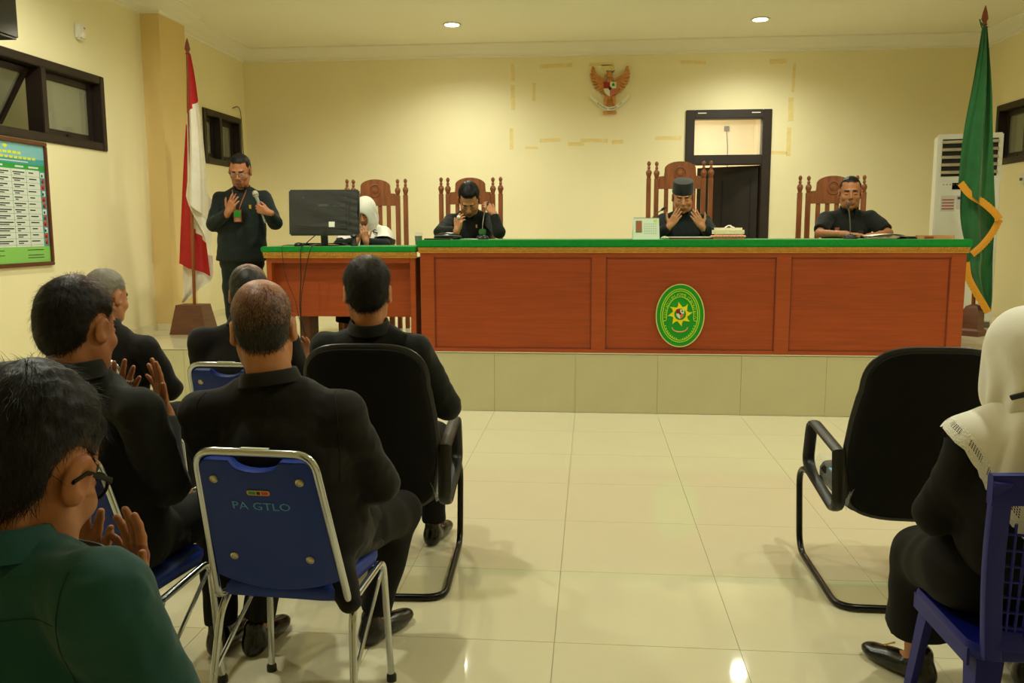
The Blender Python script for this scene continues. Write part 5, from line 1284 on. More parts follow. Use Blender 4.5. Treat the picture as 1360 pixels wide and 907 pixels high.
    if g('legs', True):
        S = SDF(); S.ecl(J['pel']+V3(0, 0, .04 if g('seat', True) else -.03), J['pel']+V3(0, 0, .08), (.18*ws, .135*ws), (.172*ws, .13*ws), rt, .0)
        if g('skirt_hem'):
            zh = o[2]+g('skirt_hem'); Q = {}
            for s in 'RL':
                k_, h_, a_ = J['kn'+s], J['hip'+s], J['an'+s]; q = k_+(a_-k_)*((k_[2]-zh)/(k_[2]-a_[2])); Q[s] = q
                S.cone(h_+(h_-J['pel'])*.4, k_, .125, .085, k=.05); S.cone(k_, q, .085, .1, k=.04, cut=(q, unit(a_-k_)))
            m_ = lambda d, t: d['L']*(1-t)+d['R']*t
            for t in (.25, .5, .75):
                h_, k_ = J['hipL']*(1-t)+J['hipR']*t, J['knL']*(1-t)+J['knR']*t; q = Q['L']*(1-t)+Q['R']*t
                S.cone(h_, k_-V3(0, 0, .02), .1, .07, k=.06); S.cone(k_-V3(0, 0, .02), q, .07, .075, k=.05, cut=(q, V3(0, 0, -1)))
        for s in ('' if g('skirt_hem') else 'RL'):
            k_, h_, a_ = J['kn'+s], J['hip'+s], J['an'+s]
            S.cone(h_, k_, .098*ws, .07*ws, k=.03); d = unit(a_-k_); S.cone(k_, a_-d*.01, .07*ws, .058, k=.03, cut=(a_-d*.005, d))
        sdf_mesh(S, 'skirt' if g('skirt_hem') else 'trousers', Tm, cs*1.15, noise=[(g('seed', 3)+3, .006, 36)], relax=2, **par)
        for s in 'RL':
            a_, t_ = J['an'+s], J['to'+s]; f = unit((t_-a_)*V3(1, 1, 0)); zf = o[2]
            S = SDF(); h0 = np.array([a_[0], a_[1], zf]); Rf = np.stack([np.cross(f, V3(0, 0, 1)), f, V3(0, 0, 1)], 1)
            lift = min(a_[2]-zf-.10, .2) if a_[2]-zf > .12 else 0
            pt = -math.atan2(lift, .2) if lift else 0
            S.frame(Rf @ rotm(0, -pt if False else (math.atan2(lift, .22) if lift else 0)), h0+V3(0, 0, lift))
            S.ell((0, -.035, .035), (.038, .045, .04), k=0); S.ell((0, .05, .04), (.044, .075, .036), k=.04); S.ell((0, .14, .03), (.045, .075, .028), k=.04)
            S.cone((0, -.02, .06), (0, -.025, .1), .038, .036, k=.03)
            S.frame(np.eye(3), (0, 0, 0))
            zc = zf+.002+0*lift
            sdf_mesh(S, 'shoe', g('shoe', shoe_m), .008, relax=1, post=(lambda P, v, z=zf: np.maximum(v, z+.001-P[:, 2])), **par)
    # --- hair
    hr = g('hair')
    if hr:
        hm = add_hair(hc, HR, hk, hr.get('t', .007), hr.get('m', hair_b), root, o, hr.get('step', .005), hr.get('line', 0), hr.get('nape', -.085), hr.get('attr'), hr.get('noise', .0012), hr.get('top', 0.), g('seed', 1))
        if hr.get('n'): strands(hm, hc, HR, hk, o, hr['n'], hr.get('ln', .02), hr.get('wd', .0005), hr.get('sm', strand_m), 5, hr.get('keep'), hr.get('lift', .22))
    # --- front details
    bv = None
    def onto(P0, dirn, back=.25):
        nonlocal bv
        if bv is None:
            me = jk.data; bv = BVHTree.FromPolygons([v.co for v in me.vertices], [p.vertices for p in me.polygons])
        h = bv.ray_cast(Vector(P0-o+np.asarray(dirn)*back), Vector(-np.asarray(dirn)), back*2)
        return None if h[0] is None else np.array(h[0])
    fw = R @ V3(0, 1, 0)
    if g('placket'):
        L = []
        for t in np.linspace(.02, 1, 24):
            p = J['nb']*(1-t)+(J['pel']-V3(0, 0, .05))*t; q = onto(p, fw)
            if q is not None: L.append(q+fw*.001)
        if len(L) > 4: MB().tube([tuple(x) for x in L], .0022, 6).build('placket_seam', seam_m, root)
    for (x, z, w_, h_, M_, nm) in g('pins', []):
        q = onto(J['chest']+R @ V3(x, 0, z), fw)
        if q is not None:
            MB().box(-w_/2, w_/2, -.003, .003, -h_/2, h_/2, M=Matrix.Translation(Vector(q+fw*.003)) @ Matrix(R.tolist()).to_4x4(), bev=.001).build(nm, M_, root)
    for path, off in g('seams', []):
        L = []
        for p, dr in path:
            q = onto(np.asarray(p, float), unit(dr), .2)
            if q is not None: L.append(q+unit(dr)*off)
        if len(L) > 3: MB().tube(bez([tuple(x) for x in L], 4), .0016, 6).build('seam', seam_m, root)
    return root, C, jk, onto
def glasses(root, o, c, R, k, rim, lens, wr=.0016):
    f = lambda x, y, z: tuple(c+R @ (V3(x, y, z)*k)-o)
    mb = MB()
    for s in (-1, 1):
        mb.tube([f(s*(.033+.025*math.cos(a)), .098-.012*abs(math.cos(a))*(math.cos(a) > 0), .0+.018*math.sin(a)) for a in np.linspace(0, 2*PI, 21)[:-1]], wr*k, 6, closed=True)
        mb.tube([f(s*.058, .09, .006), f(s*.078, .06, .006), f(s*.085, .0, .004), f(s*.084, -.02, -.012)], [(wr*1.6*k, wr*k)]*4, 6)
    mb.tube([f(-.009, .1, .004), f(0, .103, .007), f(.009, .1, .004)], wr*k, 6)
    gl_ = mb.build('glasses', rim, root)
    mb = MB()
    for s in (-1, 1):
        mb.add([f(s*(.033+.024*math.cos(a)), .098-.012*abs(math.cos(a))*(math.cos(a) > 0), .017*math.sin(a)) for a in np.linspace(0, 2*PI, 17)[:-1]], [tuple(range(16))])
    mb.build('lens', lens, gl_, 0)
def yawdeg(a, p=0, r=0): return rotm(math.radians(a), math.radians(p), math.radians(r))
BACK = .5
UPR = lambda x, y, z: V3(x, y, z)
# 1. man in the green shirt, nearest
J = seated((-.79, 1.14, 0), math.radians(4), .46, .05, head_c=(-.793, 1.12, 1.178), knR=(-.64, 1.55, .5), anR=(-.62, 1.53, .1), toR=(-.61, 1.7, .03), anL=(-.89, 1.56, .1), toL=(-.91, 1.73, .03), nb=(-.80, 1.055, 1.078), chest=(-.80, 1.08, .9), shR=(-.635, 1.02, 1.045), shL=(-.975, 1.05, 1.05),
           elR=(-.55, 1.07, .76), elL=(-1.04, 1.15, .74), wrR=(-.785, 1.36, .862), wrL=(-.895, 1.37, .872))
HR1 = yawdeg(-4, 27, 3)
r1, C1, j1, on1 = person('man in dark green shirt with glasses, nearest the camera at bottom left, palms raised', J, dict(HR=HR1, hk=1.12, cs=.0075, hs=.0036, fs=.0026, skin=skin_m, cloth=gshirt_m, top='shirt', ch=.042, cr=.070, wr=.0045, seed=11, nk=.056, ear=.95,
    hands=dict(R=dict(D=(-.1, .3, 1), N=(-.55, -.8, .25), curl=(.16, .18, .22, .3)), L=dict(D=(.12, .3, 1), N=(.45, -.85, .3), curl=(.2, .22, .26, .3))),
    hair=dict(t=.009, m=hair_b, step=.0042, noise=.002, top=.006, n=9000, ln=.024, wd=.0004, lift=.07, nape=-.09)))
glasses(r1, J['o'], J['head'], HR1, 1.12, mat('dark_glasses_frame', (7, 7, 7), .55, spec=.2), mat('dark_lens', (20, 20, 18), .1, alpha=.6), .0024)
o_ = J['o']
gseam_m = mat('green_seam', (12, 40, 38), .9)
def seam_on(on, root, pts, dr, off=.0008, rad=.0014, m_=seam_m, name='seam'):
    L = []
    for p in pts:
        q = on(np.asarray(p, float), unit(dr), .3)
        if q is not None: L.append(tuple(q+unit(dr)*off))
    if len(L) > 3: MB().tube(bez(L, 3), rad, 6).build(name, m_, root)
seam_on(on1, r1, [(-.98+.315*t, 1.08, 1.03-.022*(1-t)**2-.01*math.sin(t*3)) for t in np.linspace(0, 1, 14)], (0.188, -1, 0), rad=.0008, m_=gseam_m, name='yoke_seam')
seam_on(on1, r1, [(-.655-.01*math.sin(3*t), 1.03, 1.08-.19*t) for t in np.linspace(0, 1, 10)], (0.138, -1, .2), rad=.0008, m_=gseam_m, name='armhole_seam')
MB().tube([tuple(V3(*p)-o_) for p in bez([(-.86, 1.24, 1.03), (-.80, 1.21, 1.045), (-.75, 1.17, 1.055), (-.70, 1.14, 1.06), (-.665, 1.11, 1.055), (-.645, 1.09, 1.03)], 8)], .0032, 6).build('neck_cord', mat('navy_cord', (22, 30, 40), .6), r1)

# 2. man in black with ringed hands, left
J = seated((-1.48, 2.42, 0), math.radians(-2), .46, .06, head_c=(-1.478, 2.36, 1.235), nb=(-1.475, 2.32, 1.09), shR=(-1.275, 2.30, 1.01), shL=(-1.66, 2.32, 1.01), elR=(-1.265, 2.42, .75), elL=(-1.71, 2.44, .76), wrR=(-1.335, 2.56, .93), wrL=(-1.52, 2.60, .925), knR=(-1.33, 2.86, .53), knL=(-1.65, 2.86, .53), anR=(-1.32, 2.86, .1), anL=(-1.65, 2.87, .1), toR=(-1.31, 3.04, .03), toL=(-1.67, 3.04, .03))
HR2 = yawdeg(-10, 12, 0)
r2, C2, j2, on2 = person('man in black jacket with short dark hair and rings, raising both hands at the left', J, dict(HR=HR2, hk=1.15, cs=.009, hs=.0042, fs=.0030, skin=skin_m, cloth=suit2_m, ch=.05, cr=.078, nk=.062, seed=21, w=1.04, jaw=1.1, ear=.85, wr=.009,
    hands=dict(R=dict(D=(-.22, .15, 1), N=(-.72, -.65, .15), curl=(.08, .08, .12, .2), spread=.12, thumb=(.9, .55, .1), k=1.05), L=dict(D=(.28, .1, 1), N=(.5, -.8, .3), curl=(.12, .14, .2, .24), spread=.12, k=1.05)),
    hair=dict(t=.009, m=thin_hair('thin_crown_hair', (14, 12, 10), (112, 66, 40)), step=.0046, n=5000, ln=.016, wd=.00045, lift=.3, attr=lambda q: .85-6.2*np.sqrt((q[:, 0]+.01)**2+(q[:, 1]-.02)**2+.3*(q[:, 2]-.12)**2), keep=lambda q: q[:, 2] > -.1)))
rg_m = mat('silver_ring', (220, 216, 200), .2, metal=1)
for k in range(2):
    wp = J['wrL']+unit(V3(.28, .1, 1))*(.125-.0*k)+V3(-.012+.028*k, -.004, -.01*k)
    MB().lathe([(.0095, -.003), (.0115, -.003), (.0115, .003), (.0095, .003), (.0095, -.003)], tuple(wp-J['o']), 14).lathe([(.001, 0), (.006, .002), (.006, .006), (.001, .008)], tuple(wp-J['o']+V3(0, -.012, -.004)), 8).build('ring', rg_m, r2)

# 3. grey-haired man by the wall
J = seated((-2.38, 4.02, 0), math.radians(-4), .46, .08, head_c=(-2.385, 4.06, 1.185), nb=(-2.37, 4.0, 1.03), shR=(-2.16, 3.99, .95), shL=(-2.56, 4.0, .95), elR=(-2.10, 4.1, .72), wrR=(-2.3, 4.3, .78), wrL=(-2.44, 4.3, .78))
r3, *_ = person('grey-haired man in black jacket seated by the left wall below the notice', J, dict(HR=yawdeg(-14, 12), hk=1.1, cs=.012, skin=skin2_m, cloth=suit_m, seed=31, legs=True, hands=dict(R=dict(D=(-.2, .3, 1), N=(-.6, -.8, .2)), L=dict(D=(.2, .3, 1), N=(.6, -.8, .2))), fs=.0042,
    hair=dict(t=.005, m=hair_g, step=.0052, n=2200, ln=.014, wd=.0005, sm=strandg_m, lift=.25)))

# 4. man with bald crown
J = seated((-1.635, 3.92, 0), math.radians(2), .46, .08, head_c=(-1.61, 3.95, 1.21), nb=(-1.615, 3.9, 1.065), shR=(-1.42, 3.89, 1.0), shL=(-1.825, 3.89, 1.0), elR=(-1.365, 4.0, .74), wrR=(-1.42, 4.2, .82), wrL=(-1.775, 4.2, .93))
r4, *_ = person('man in black jacket with a bald crown in the second row of blue chairs', J, dict(HR=yawdeg(12, 14), hk=1.1, cs=.012, skin=skin_m, cloth=suit_m, seed=41, w=1.04, fs=.004, hands=dict(R=dict(D=(-.15, .3, 1), N=(-.5, -.7, .4), k=.95), L=dict(D=(.2, .3, 1), N=(.6, -.8, .2))),
    hair=dict(t=.006, m=bald_m, step=.005, attr=lambda q: 1.25-10.5*np.sqrt(q[:, 0]**2+(q[:, 1]-.0)**2+.6*(q[:, 2]-.125)**2), n=1800, ln=.014, keep=lambda q: q[:, 2] < .07)))

# 5. balding man in front
J = seated((-.885, 2.52, 0), math.radians(-3), .46, .02, head_c=(-.968, 2.47, 1.222), nb=(-.935, 2.425, 1.065), chest=(-.90, 2.45, .88), shR=(-.715, 2.42, .985), shL=(-1.145, 2.42, .985), elR=(-.655, 2.55, .735), elL=(-1.15, 2.53, .74), wrR=(-.88, 2.78, .80), wrL=(-1.04, 2.80, .80),
           knR=(-.68, 2.96, .50), knL=(-1.10, 2.93, .51), anR=(-.785, 2.98, .115), anL=(-1.19, 2.87, .115), toR=(-.70, 3.16, .03), toL=(-1.165, 3.07, .03))
HR5 = yawdeg(17, 16, -3)
r5, C5, j5, on5 = person('balding man in black jacket seen from behind on the lettered blue chair', J, dict(HR=HR5, hk=1.12, cs=.0085, hs=.004, skin=skin2_m, cloth=suit_m, seed=51, ch=.04, cr=.078, nk=.064, w=1.06, ear=1.0, wr=.0095, fs=.0045,
    hands=dict(R=dict(D=(-.2, .3, 1), N=(-.6, -.8, .2)), L=dict(D=(.2, .3, 1), N=(.6, -.8, .2))),
    extra=[((-.77, 2.45, .52), (-.70, 2.36, .43), .07, .03, .03)],
    hair=dict(t=.0055, m=bald_m, step=.0042, noise=.0006, attr=lambda q: 1.3-6.6*np.sqrt(.8*q[:, 0]**2+.55*(q[:, 1]-.015)**2+.9*(q[:, 2]-.13)**2), n=5500, ln=.017, wd=.0004, lift=.06, keep=lambda q: (q[:, 2] < .10) | (np.abs(q[:, 0]) > .045))))
seam_on(on5, r5, [(-.735+.012*math.sin(2.5*t), 2.40, 1.05-.27*t) for t in np.linspace(0, 1, 12)], (.25, -1, .25), rad=.0016, name='armhole_seam')
seam_on(on5, r5, [(-1.115-.01*math.sin(2.5*t), 2.40, 1.04-.25*t) for t in np.linspace(0, 1, 12)], (-.2, -1, .25), rad=.0016, name='armhole_seam')
seam_on(on5, r5, [(-.925+.004*t, 2.40, 1.04-.2*t) for t in np.linspace(0, 1, 10)], (0, -1, .1), rad=.0012, name='back_seam')

# 6. man on the visitor chair
J = seated((-.885, 3.56, 0), math.radians(4), .49, .0, head_c=(-.905, 3.44, 1.258), nb=(-.90, 3.44, 1.105), chest=(-.89, 3.50, .92), waist=(-.885, 3.52, .75), shR=(-.71, 3.44, 1.03), shL=(-1.09, 3.46, 1.03), elR=(-.605, 3.55, .77), elL=(-1.18, 3.58, .77), wrR=(-.84, 3.80, .82), wrL=(-.98, 3.81, .82), knR=(-.74, 3.98, .53), knL=(-1.05, 4.0, .53), anR=(-.75, 4.0, .1), anL=(-1.06, 4.02, .1), toR=(-.72, 4.18, .03), toL=(-1.08, 4.2, .03))
r6, C6, j6, on6 = person('man with full dark hair in black jacket on the padded visitor chair', J, dict(HR=yawdeg(13, 10), hk=1.14, cs=.0095, hs=.0045, skin=skin2_m, cloth=suit2_m, seed=61, ch=.042, cr=.076, w=1.03, ear=.95, lap=True,
    hands=dict(R=dict(D=(-.2, .3, 1), N=(-.6, -.8, .2)), L=dict(D=(.2, .3, 1), N=(.6, -.8, .2))), fs=.0045,
    hair=dict(t=.011, m=thin_hair('crown_spot_hair', (20, 19, 15), (104, 84, 56)), step=.0046, n=5000, ln=.018, wd=.0005, lift=.16, attr=lambda q: .58-7*np.sqrt((q[:, 0]-.0)**2+(q[:, 1]+.055)**2+(q[:, 2]-.10)**2))))
# 7. woman in white scarf, right
J = seated((1.21, 2.45, 0), math.radians(3), .44, .03, head_c=(1.145, 2.37, 1.165), nb=(1.165, 2.30, 1.035), chest=(1.17, 2.34, .86), waist=(1.18, 2.38, .68), shL=(1.005, 2.31, .965), shR=(1.335, 2.31, .965), elL=(.965, 2.43, .72), elR=(1.40, 2.43, .735), wrL=(1.10, 2.70, .64), wrR=(1.26, 2.72, .64),
           knL=(1.06, 2.76, .475), knR=(1.36, 2.86, .485), anL=(1.10, 2.86, .105), anR=(1.455, 2.86, .105), toL=(1.0, 3.02, .03), toR=(1.50, 3.04, .03))
dress_m = mat('black_dress', (18, 17, 14), .85, var=.12, vscale=30, bump=.12, bscale=420, spec=.25)
r7, C7, j7, on7 = person('woman in white lace-edged headscarf and black dress, seen from behind at the right', J, dict(HR=yawdeg(-8, 6), hk=1.05, cs=.009, skin=skin2_m, cloth=dress_m, trousers=dress_m, top='dress', seed=71, collar=False, skirt_hem=.2, wr=.008, fs=.0045, w=.95,
    hands=dict(R=dict(D=(-.2, .3, 1), N=(-.6, -.8, .2), k=.9), L=dict(D=(.2, .3, 1), N=(.6, -.8, .2), k=.9)), shoe=shoe_m))
def scarf(root, J, HR, hk, C, o, tie, Lfun, step, lace=True, seed=1, face=False, fine=.006):
    """headscarf: wrap round the head, band at the nape, cape draped over the shoulders with a lace hem"""
    hc = J['head']; S = SDF().frame(HR, hc, hk)
    S.ell((0, -.012, .028), (.094, .114, .108), k=0); S.ell((0, .015, -.045), (.085, .095, .105), k=.04); S.ell((0, -.055, -.04), (.074, .06, .085), k=.04)
    S.cone((0, 0, -.09), HR.T @ (tie+V3(0, 0, -.03)-hc)/hk, .082, .085, k=.06)
    if face: S.ell((0, .125, -.028), (.05, .075, .072), k=.012, op='s')
    S.frame(np.eye(3), (0, 0, 0))
    tl = HR.T @ (tie-hc)/hk
    def folds(P, v):
        q = (P-hc) @ HR/hk; a = np.arctan2(q[:, 0]-tl[0], -(q[:, 1]+.0)); r = np.clip((.06-q[:, 2])/.16, 0, 1)*np.clip((.06-q[:, 1])/.08, 0, 1)
        return v+.008*r*np.sin(a*11+1.5*np.sin(q[:, 2]*30))
    wrap = sdf_mesh(S, 'scarf_wrap', scarf_m, fine, parent=root, org=o, post=folds, relax=2)
    ph = np.linspace(-PI*.93, PI*.93, 150); n = len(ph)
    R = J['R']; out = np.stack([-np.sin(ph), -np.cos(ph), 0*ph], 1) @ R.T   # 0 = back, positive = the left side
    P = tie+out*np.array([.066, .07, 0])+V3(0, 0, .02)*0
    rows = [P.copy()]; v = out*.45+V3(0, 0, -.9)*.5; Lm = max(Lfun(p) for p in ph); K = int(Lm/step)+1; alen = [np.zeros(n)]
    for i in range(K):
        Ln = np.array([Lfun(p) for p in ph]); dl = Ln/K
        q = P+v/np.linalg.norm(v, axis=1)[:, None]*dl[:, None]
        tgt = .010+.008*(1+np.sin(ph*8+.8*math.sin(i*.2)))*min(1, i/10)
        for _ in range(3):
            d = C.at(q); e = 1e-3
            gr = np.stack([C.at(q+np.eye(3)[k]*e)-d for k in range(3)], 1); gr /= np.linalg.norm(gr, axis=1)[:, None]+1e-9
            q = q+gr*np.maximum(tgt-d, 0)[:, None]
        st = q-P; v = st/(np.linalg.norm(st, axis=1)[:, None]+1e-9)*.7+(out*.25+V3(0, 0, -1)*.75)*.3
        P = q; rows.append(P.copy()); alen.append(alen[-1]+dl)
    rows = np.array(rows)
    lw = .085 if lace else 0
    kk = max(2, int(round((Lm-lw)/Lm*K))) if lace else K
    MB().grid([[tuple(p-o) for p in r] for r in rows[:kk+1]]).build('scarf_cape', scarf_m, root, 180)
    if lace:
        lr = rows[kk:]; ext = lr[-1]+(lr[-1]-lr[-2])*(1.1*np.abs(np.sin(ph*30)))[:, None]; lr = np.concatenate([lr, ext[None]])
        mb = MB(); mb.grid([[tuple(p-o) for p in r] for r in lr]); me = mb.mesh('lace_hem', lace_mat(), 180, False)
        uv = me.uv_layers.new(name='UVMap'); nr, nc = len(lr), n
        U = np.linspace(0, 1, nc)*ph.ptp()*.30 if False else np.concatenate([[0], np.cumsum(np.linalg.norm(np.diff(lr[-2], axis=0), axis=1))])
        W_ = np.linspace(0, 1, nr)*.095
        for l in me.loops: i, j = divmod(l.vertex_index, nc); uv.data[l.index].uv = (U[j], W_[i])
        link('lace_hem', me, root)
    return wrap, rows
def lace_mat():
    if 'lace' in MATS: return MATS['lace']
    M = mat('lace', (232, 230, 218), .8); nt = M.node_tree; L = nt.links.new; b = nt.nodes['Principled BSDF']
    u = nt.nodes.new('ShaderNodeUVMap'); sx = nt.nodes.new('ShaderNodeSeparateXYZ'); L(u.outputs[0], sx.inputs[0])
    def mth(op, a, b_=None):
        n = nt.nodes.new('ShaderNodeMath'); n.operation = op
        for k, x in enumerate((a, b_)):
            if x is None: continue
            if isinstance(x, (int, float)): n.inputs[k].default_value = x
            else: L(x, n.inputs[k])
        return n.outputs[0]
    x, y = sx.outputs[0], sx.outputs[1]
    h = mth('MULTIPLY', mth('SINE', mth('MULTIPLY', x, 2*PI/.0165)), mth('SINE', mth('MULTIPLY', y, 2*PI/.0165)))
    band = mth('MULTIPLY', mth('GREATER_THAN', y, .018), mth('LESS_THAN', y, .05))
    seg = mth('GREATER_THAN', mth('SINE', mth('MULTIPLY', x, 2*PI/.085)), -.45)
    hole = mth('MULTIPLY', mth('MULTIPLY', mth('GREATER_THAN', mth('ABSOLUTE', h), .5), band), seg)
    L(mth('SUBTRACT', 1, hole), b.inputs['Alpha'])
    n = nt.nodes.new('ShaderNodeTexVoronoi'); n.inputs['Scale'].default_value = 160; L(u.outputs[0], n.inputs['Vector'])
    bp = nt.nodes.new('ShaderNodeBump'); bp.inputs['Strength'].default_value = .7; bp.inputs['Distance'].default_value = .004; L(n.outputs['Distance'], bp.inputs['Height']); L(bp.outputs[0], b.inputs['Normal'])
    return M
HR7 = yawdeg(-8, 6); o7 = J['o']; tie7 = np.array([1.168, 2.315, 1.085])
def L7(p):
    a = abs(p); return .44-.235*min(1, a/1.6) if p > 0 else .40-.12*min(1, a/1.9)
wrap7, rows7 = scarf(r7, J, HR7, 1.08, C7, o7, tie7, L7, .012)
bv7 = BVHTree.FromPolygons([v.co for v in wrap7.data.vertices], [p.vertices for p in wrap7.data.polygons])
Lb = []
for t in np.linspace(-.9, .95, 30):
    d_ = V3(-math.sin(t), -math.cos(t), 0); h_ = bv7.ray_cast(Vector(tie7+V3(0, .02, .026-.035*max(0, t-.1)**2)+d_*.3-o7), Vector(-d_), .3)
    if h_[0] is not None: Lb.append(tuple(np.array(h_[0])+d_*.003))
MB().tube(Lb, [(.007, .003)]*len(Lb), 8, flat=(0, 0, 1)).build('scarf_band', mat('band_black', (20, 20, 24), .6), r7)
q7 = on7(V3(.95, 2.33, .985), V3(-.8, -.5, .2))
if q7 is not None:
    mb = MB()
    for dx, dz in ((-.02, .004), (-.012, -.02), (.004, -.028)): mb.tube(bez([tuple(q7), tuple(q7+V3(dx*.6-.006, -.006, dz*.5+.004)), tuple(q7+V3(dx, -.004, dz))], 5), [(.004, .002)]*11, 6)
    mb.build('sleeve_bow', dress_m, r7)
for s, a_, t_ in (('L', J['anL'], J['toL']), ('R', J['anR'], J['toR'])):
    p = a_*.45+t_*.55; MB().tube([tuple(V3(p[0]+.02*c, p[1]+.02*c*.5, .082)-o7) for c in (-1, -.4, .4, 1)], [.004, .0025, .0025, .004], 6).build('shoe_buckle', pin_m, r7)

# 8. standing man with microphone
J = standing((-3.16, 7.62, DZ), PI+.1, 1.70, head=(-3.105, 7.53, 2.03), nb=(-3.135, 7.62, 1.865), chest=(-3.14, 7.63, 1.70), waist=(-3.145, 7.62, 1.53), shR=(-3.335, 7.62, 1.795), shL=(-2.935, 7.62, 1.80), elR=(-3.365, 7.52, 1.565), elL=(-2.80, 7.52, 1.575), wrR=(-3.155, 7.35, 1.665), wrL=(-2.80, 7.36, 1.665))
HR8 = yawdeg(180+8, 22)
r8, C8, j8, on8 = person('standing man in dark green uniform speaking into a handheld microphone beside the clerk table', J, dict(HR=HR8, hk=1.14, cs=.011, hs=.0048, fs=.0038, skin=skin_m, cloth=uni_m, trousers=uni_m, seat=False, seed=81, cr=.07, ch=.045, gap=.5, nk=.06, w=1.08, hem=1.235, stache=True, goatee=True, placket=True, wr=.006,
    hands=dict(R=dict(D=(.5, -.12, .85), N=(.1, .95, .1), curl=(.12, .16, .2, .3), spread=.1, thumb=(.85, .6, .2)), L=dict(D=(-.9, -.05, .32), N=(.0, 1, .1), curl=(.9, .95, 1.0, 1.0), thumb=(.5, .8, .5))),
    pins=[(-.11, .015, .02, .035, pin_m, 'chest_pin')],
    hair=dict(t=.007, m=hair_b, step=.0055, n=1500, ln=.014, lift=.3, line=-.004, top=.004)))
o8 = J['o']; glasses(r8, o8, J['head'], HR8, 1.14, mat('thin_rim', (60, 50, 40), .3, metal=.6), mat('clear_lens', (220, 220, 215), .03, alpha=.12), .0013)
dW = unit(V3(-.9, -.05, .32)); cM = J['wrL']+dW*.082+V3(0, .034, 0); dM = unit(V3(-.33, .08, .94))
mic = thing('handheld_microphone', 'silver handheld microphone held to the standing man mouth', 'microphone', tuple(cM))
MB().tube([tuple(dM*t) for t in (-.13, -.125, .0, .1, .11)], [.006, .011, .012, .016, .018], 14).build('handle', mat('mic_grey', (150, 152, 148), .35, metal=.6), mic)
mz = dM.copy(); q_ = Vector(mz).to_track_quat('Z', 'Y').to_matrix().to_4x4()
MB().lathe([(.017, .11), (.025, .122), (.027, .14), (.022, .158), (.012, .168), (.001, .17)], n=16, M=q_).build('grille', mat('mic_grille', (188, 182, 160), .45, metal=.5, bump=.6, bscale=500), mic)
MB().lathe([(.0275, .126), (.029, .129), (.0275, .132)], n=16, M=q_).build('band', mat('mic_band', (120, 118, 110), .4, metal=.5), mic)
# lanyard and badge
lz = mat('lanyard_orange', (140, 70, 36), .7)
L_ = []
for sgn in (-1, 1):
    L = []
    for t in np.linspace(0, 1, 12):
        p = J['nb']+J['R'] @ V3(sgn*(.062-.055*t), .06, .0-.21*t); q = on8(p, J['R'] @ V3(0, 1, 0))
        if q is not None: L.append(tuple(q+J['R'] @ V3(0, .004, 0)))
    L_.append(L)
    if len(L) > 3: MB().tube(bez([tuple(np.array(p)-0*o8) for p in L], 3), [(.005, .0015)]*(len(bez(L, 3))), 6, flat=(1, 0, 0)).build('lanyard', lz, r8)
bq = on8(J['chest']+J['R'] @ V3(-.005, 0, -.065), J['R'] @ V3(0, 1, 0))
bq = bq+J['R'] @ V3(0, .012, 0); Mb = Matrix.Translation(Vector(bq)) @ Matrix.Rotation(PI+.1, 4, 'Z')
bd = MB().box(-.036, .036, -.002, .002, -.055, .055, M=Mb, bev=.0015).build('name_badge', mat('badge_brown', (150, 70, 40), .4), r8)
MB().box(-.028, .028, .002, .003, -.015, .045, M=Mb).build('badge_photo', mat('badge_photo_green', (40, 150, 60), .4), bd, 0)
MB().box(-.028, .028, .002, .003, -.048, -.018, M=Mb).build('badge_text', mat('badge_text_white', (214, 206, 180), .5, col2=(190, 60, 40), vscale=30), bd, 0)

# 9. woman at the clerk table
J = seated((-2.16, 8.34, DZ), PI, .47, .12, head_c=(-2.125, 8.07, 1.675), nb=(-2.135, 8.18, 1.545), chest=(-2.14, 8.22, 1.38), shR=(-2.30, 8.18, 1.475), shL=(-1.98, 8.18, 1.475), elR=(-2.36, 7.98, 1.37), elL=(-1.93, 7.98, 1.37), wrR=(-2.16, 7.86, 1.405), wrL=(-2.07, 7.86, 1.405))
HR9 = yawdeg(180-6, 30)
r9, C9, j9, on9 = person('woman in white headscarf praying behind the wrapped monitor', J, dict(HR=HR9, hk=1.08, cs=.012, hs=.005, fs=.004, skin=skin2_m, cloth=uni_m, seed=91, collar=False, w=.93, skirt_hem=.15, trousers=dress_m,
    hands=dict(R=dict(D=(.25, -.1, .95), N=(.3, .9, .1), curl=(.3, .4, .4, .5), k=.92), L=dict(D=(-.12, -.12, .95), N=(-.4, .9, .1), curl=(.35, .4, .45, .5), k=.92))))
scarf(r9, J, HR9, 1.08, C9, J['o'], np.array([-2.135, 8.17, 1.575]), lambda p: .33-.03*min(1, abs(p)/2)-.04*(1+math.sin(p*9))*.5, .015, lace=False, face=True)
o9 = J['o']; kq = on9(J['nb']+J['R'] @ V3(-.06, 0, -.06), J['R'] @ V3(0, 1, 0)); kq = kq+V3(0, -.03, 0)
for k, (dx, dz, l) in enumerate(((.05, .02, 1), (-.045, .035, 1), (.02, -.07, 1), (-.02, -.06, 1), (.06, -.01, 1))):
    MB().tube(bez([tuple(kq), tuple(kq+V3(dx*.6, -.012, dz*.6+.01)), tuple(kq+V3(dx, -.004, dz))], 5), [(.008, .003)]*11, 6).build('ribbon_loop', mat('band_black', (20, 20, 24), .6), r9)

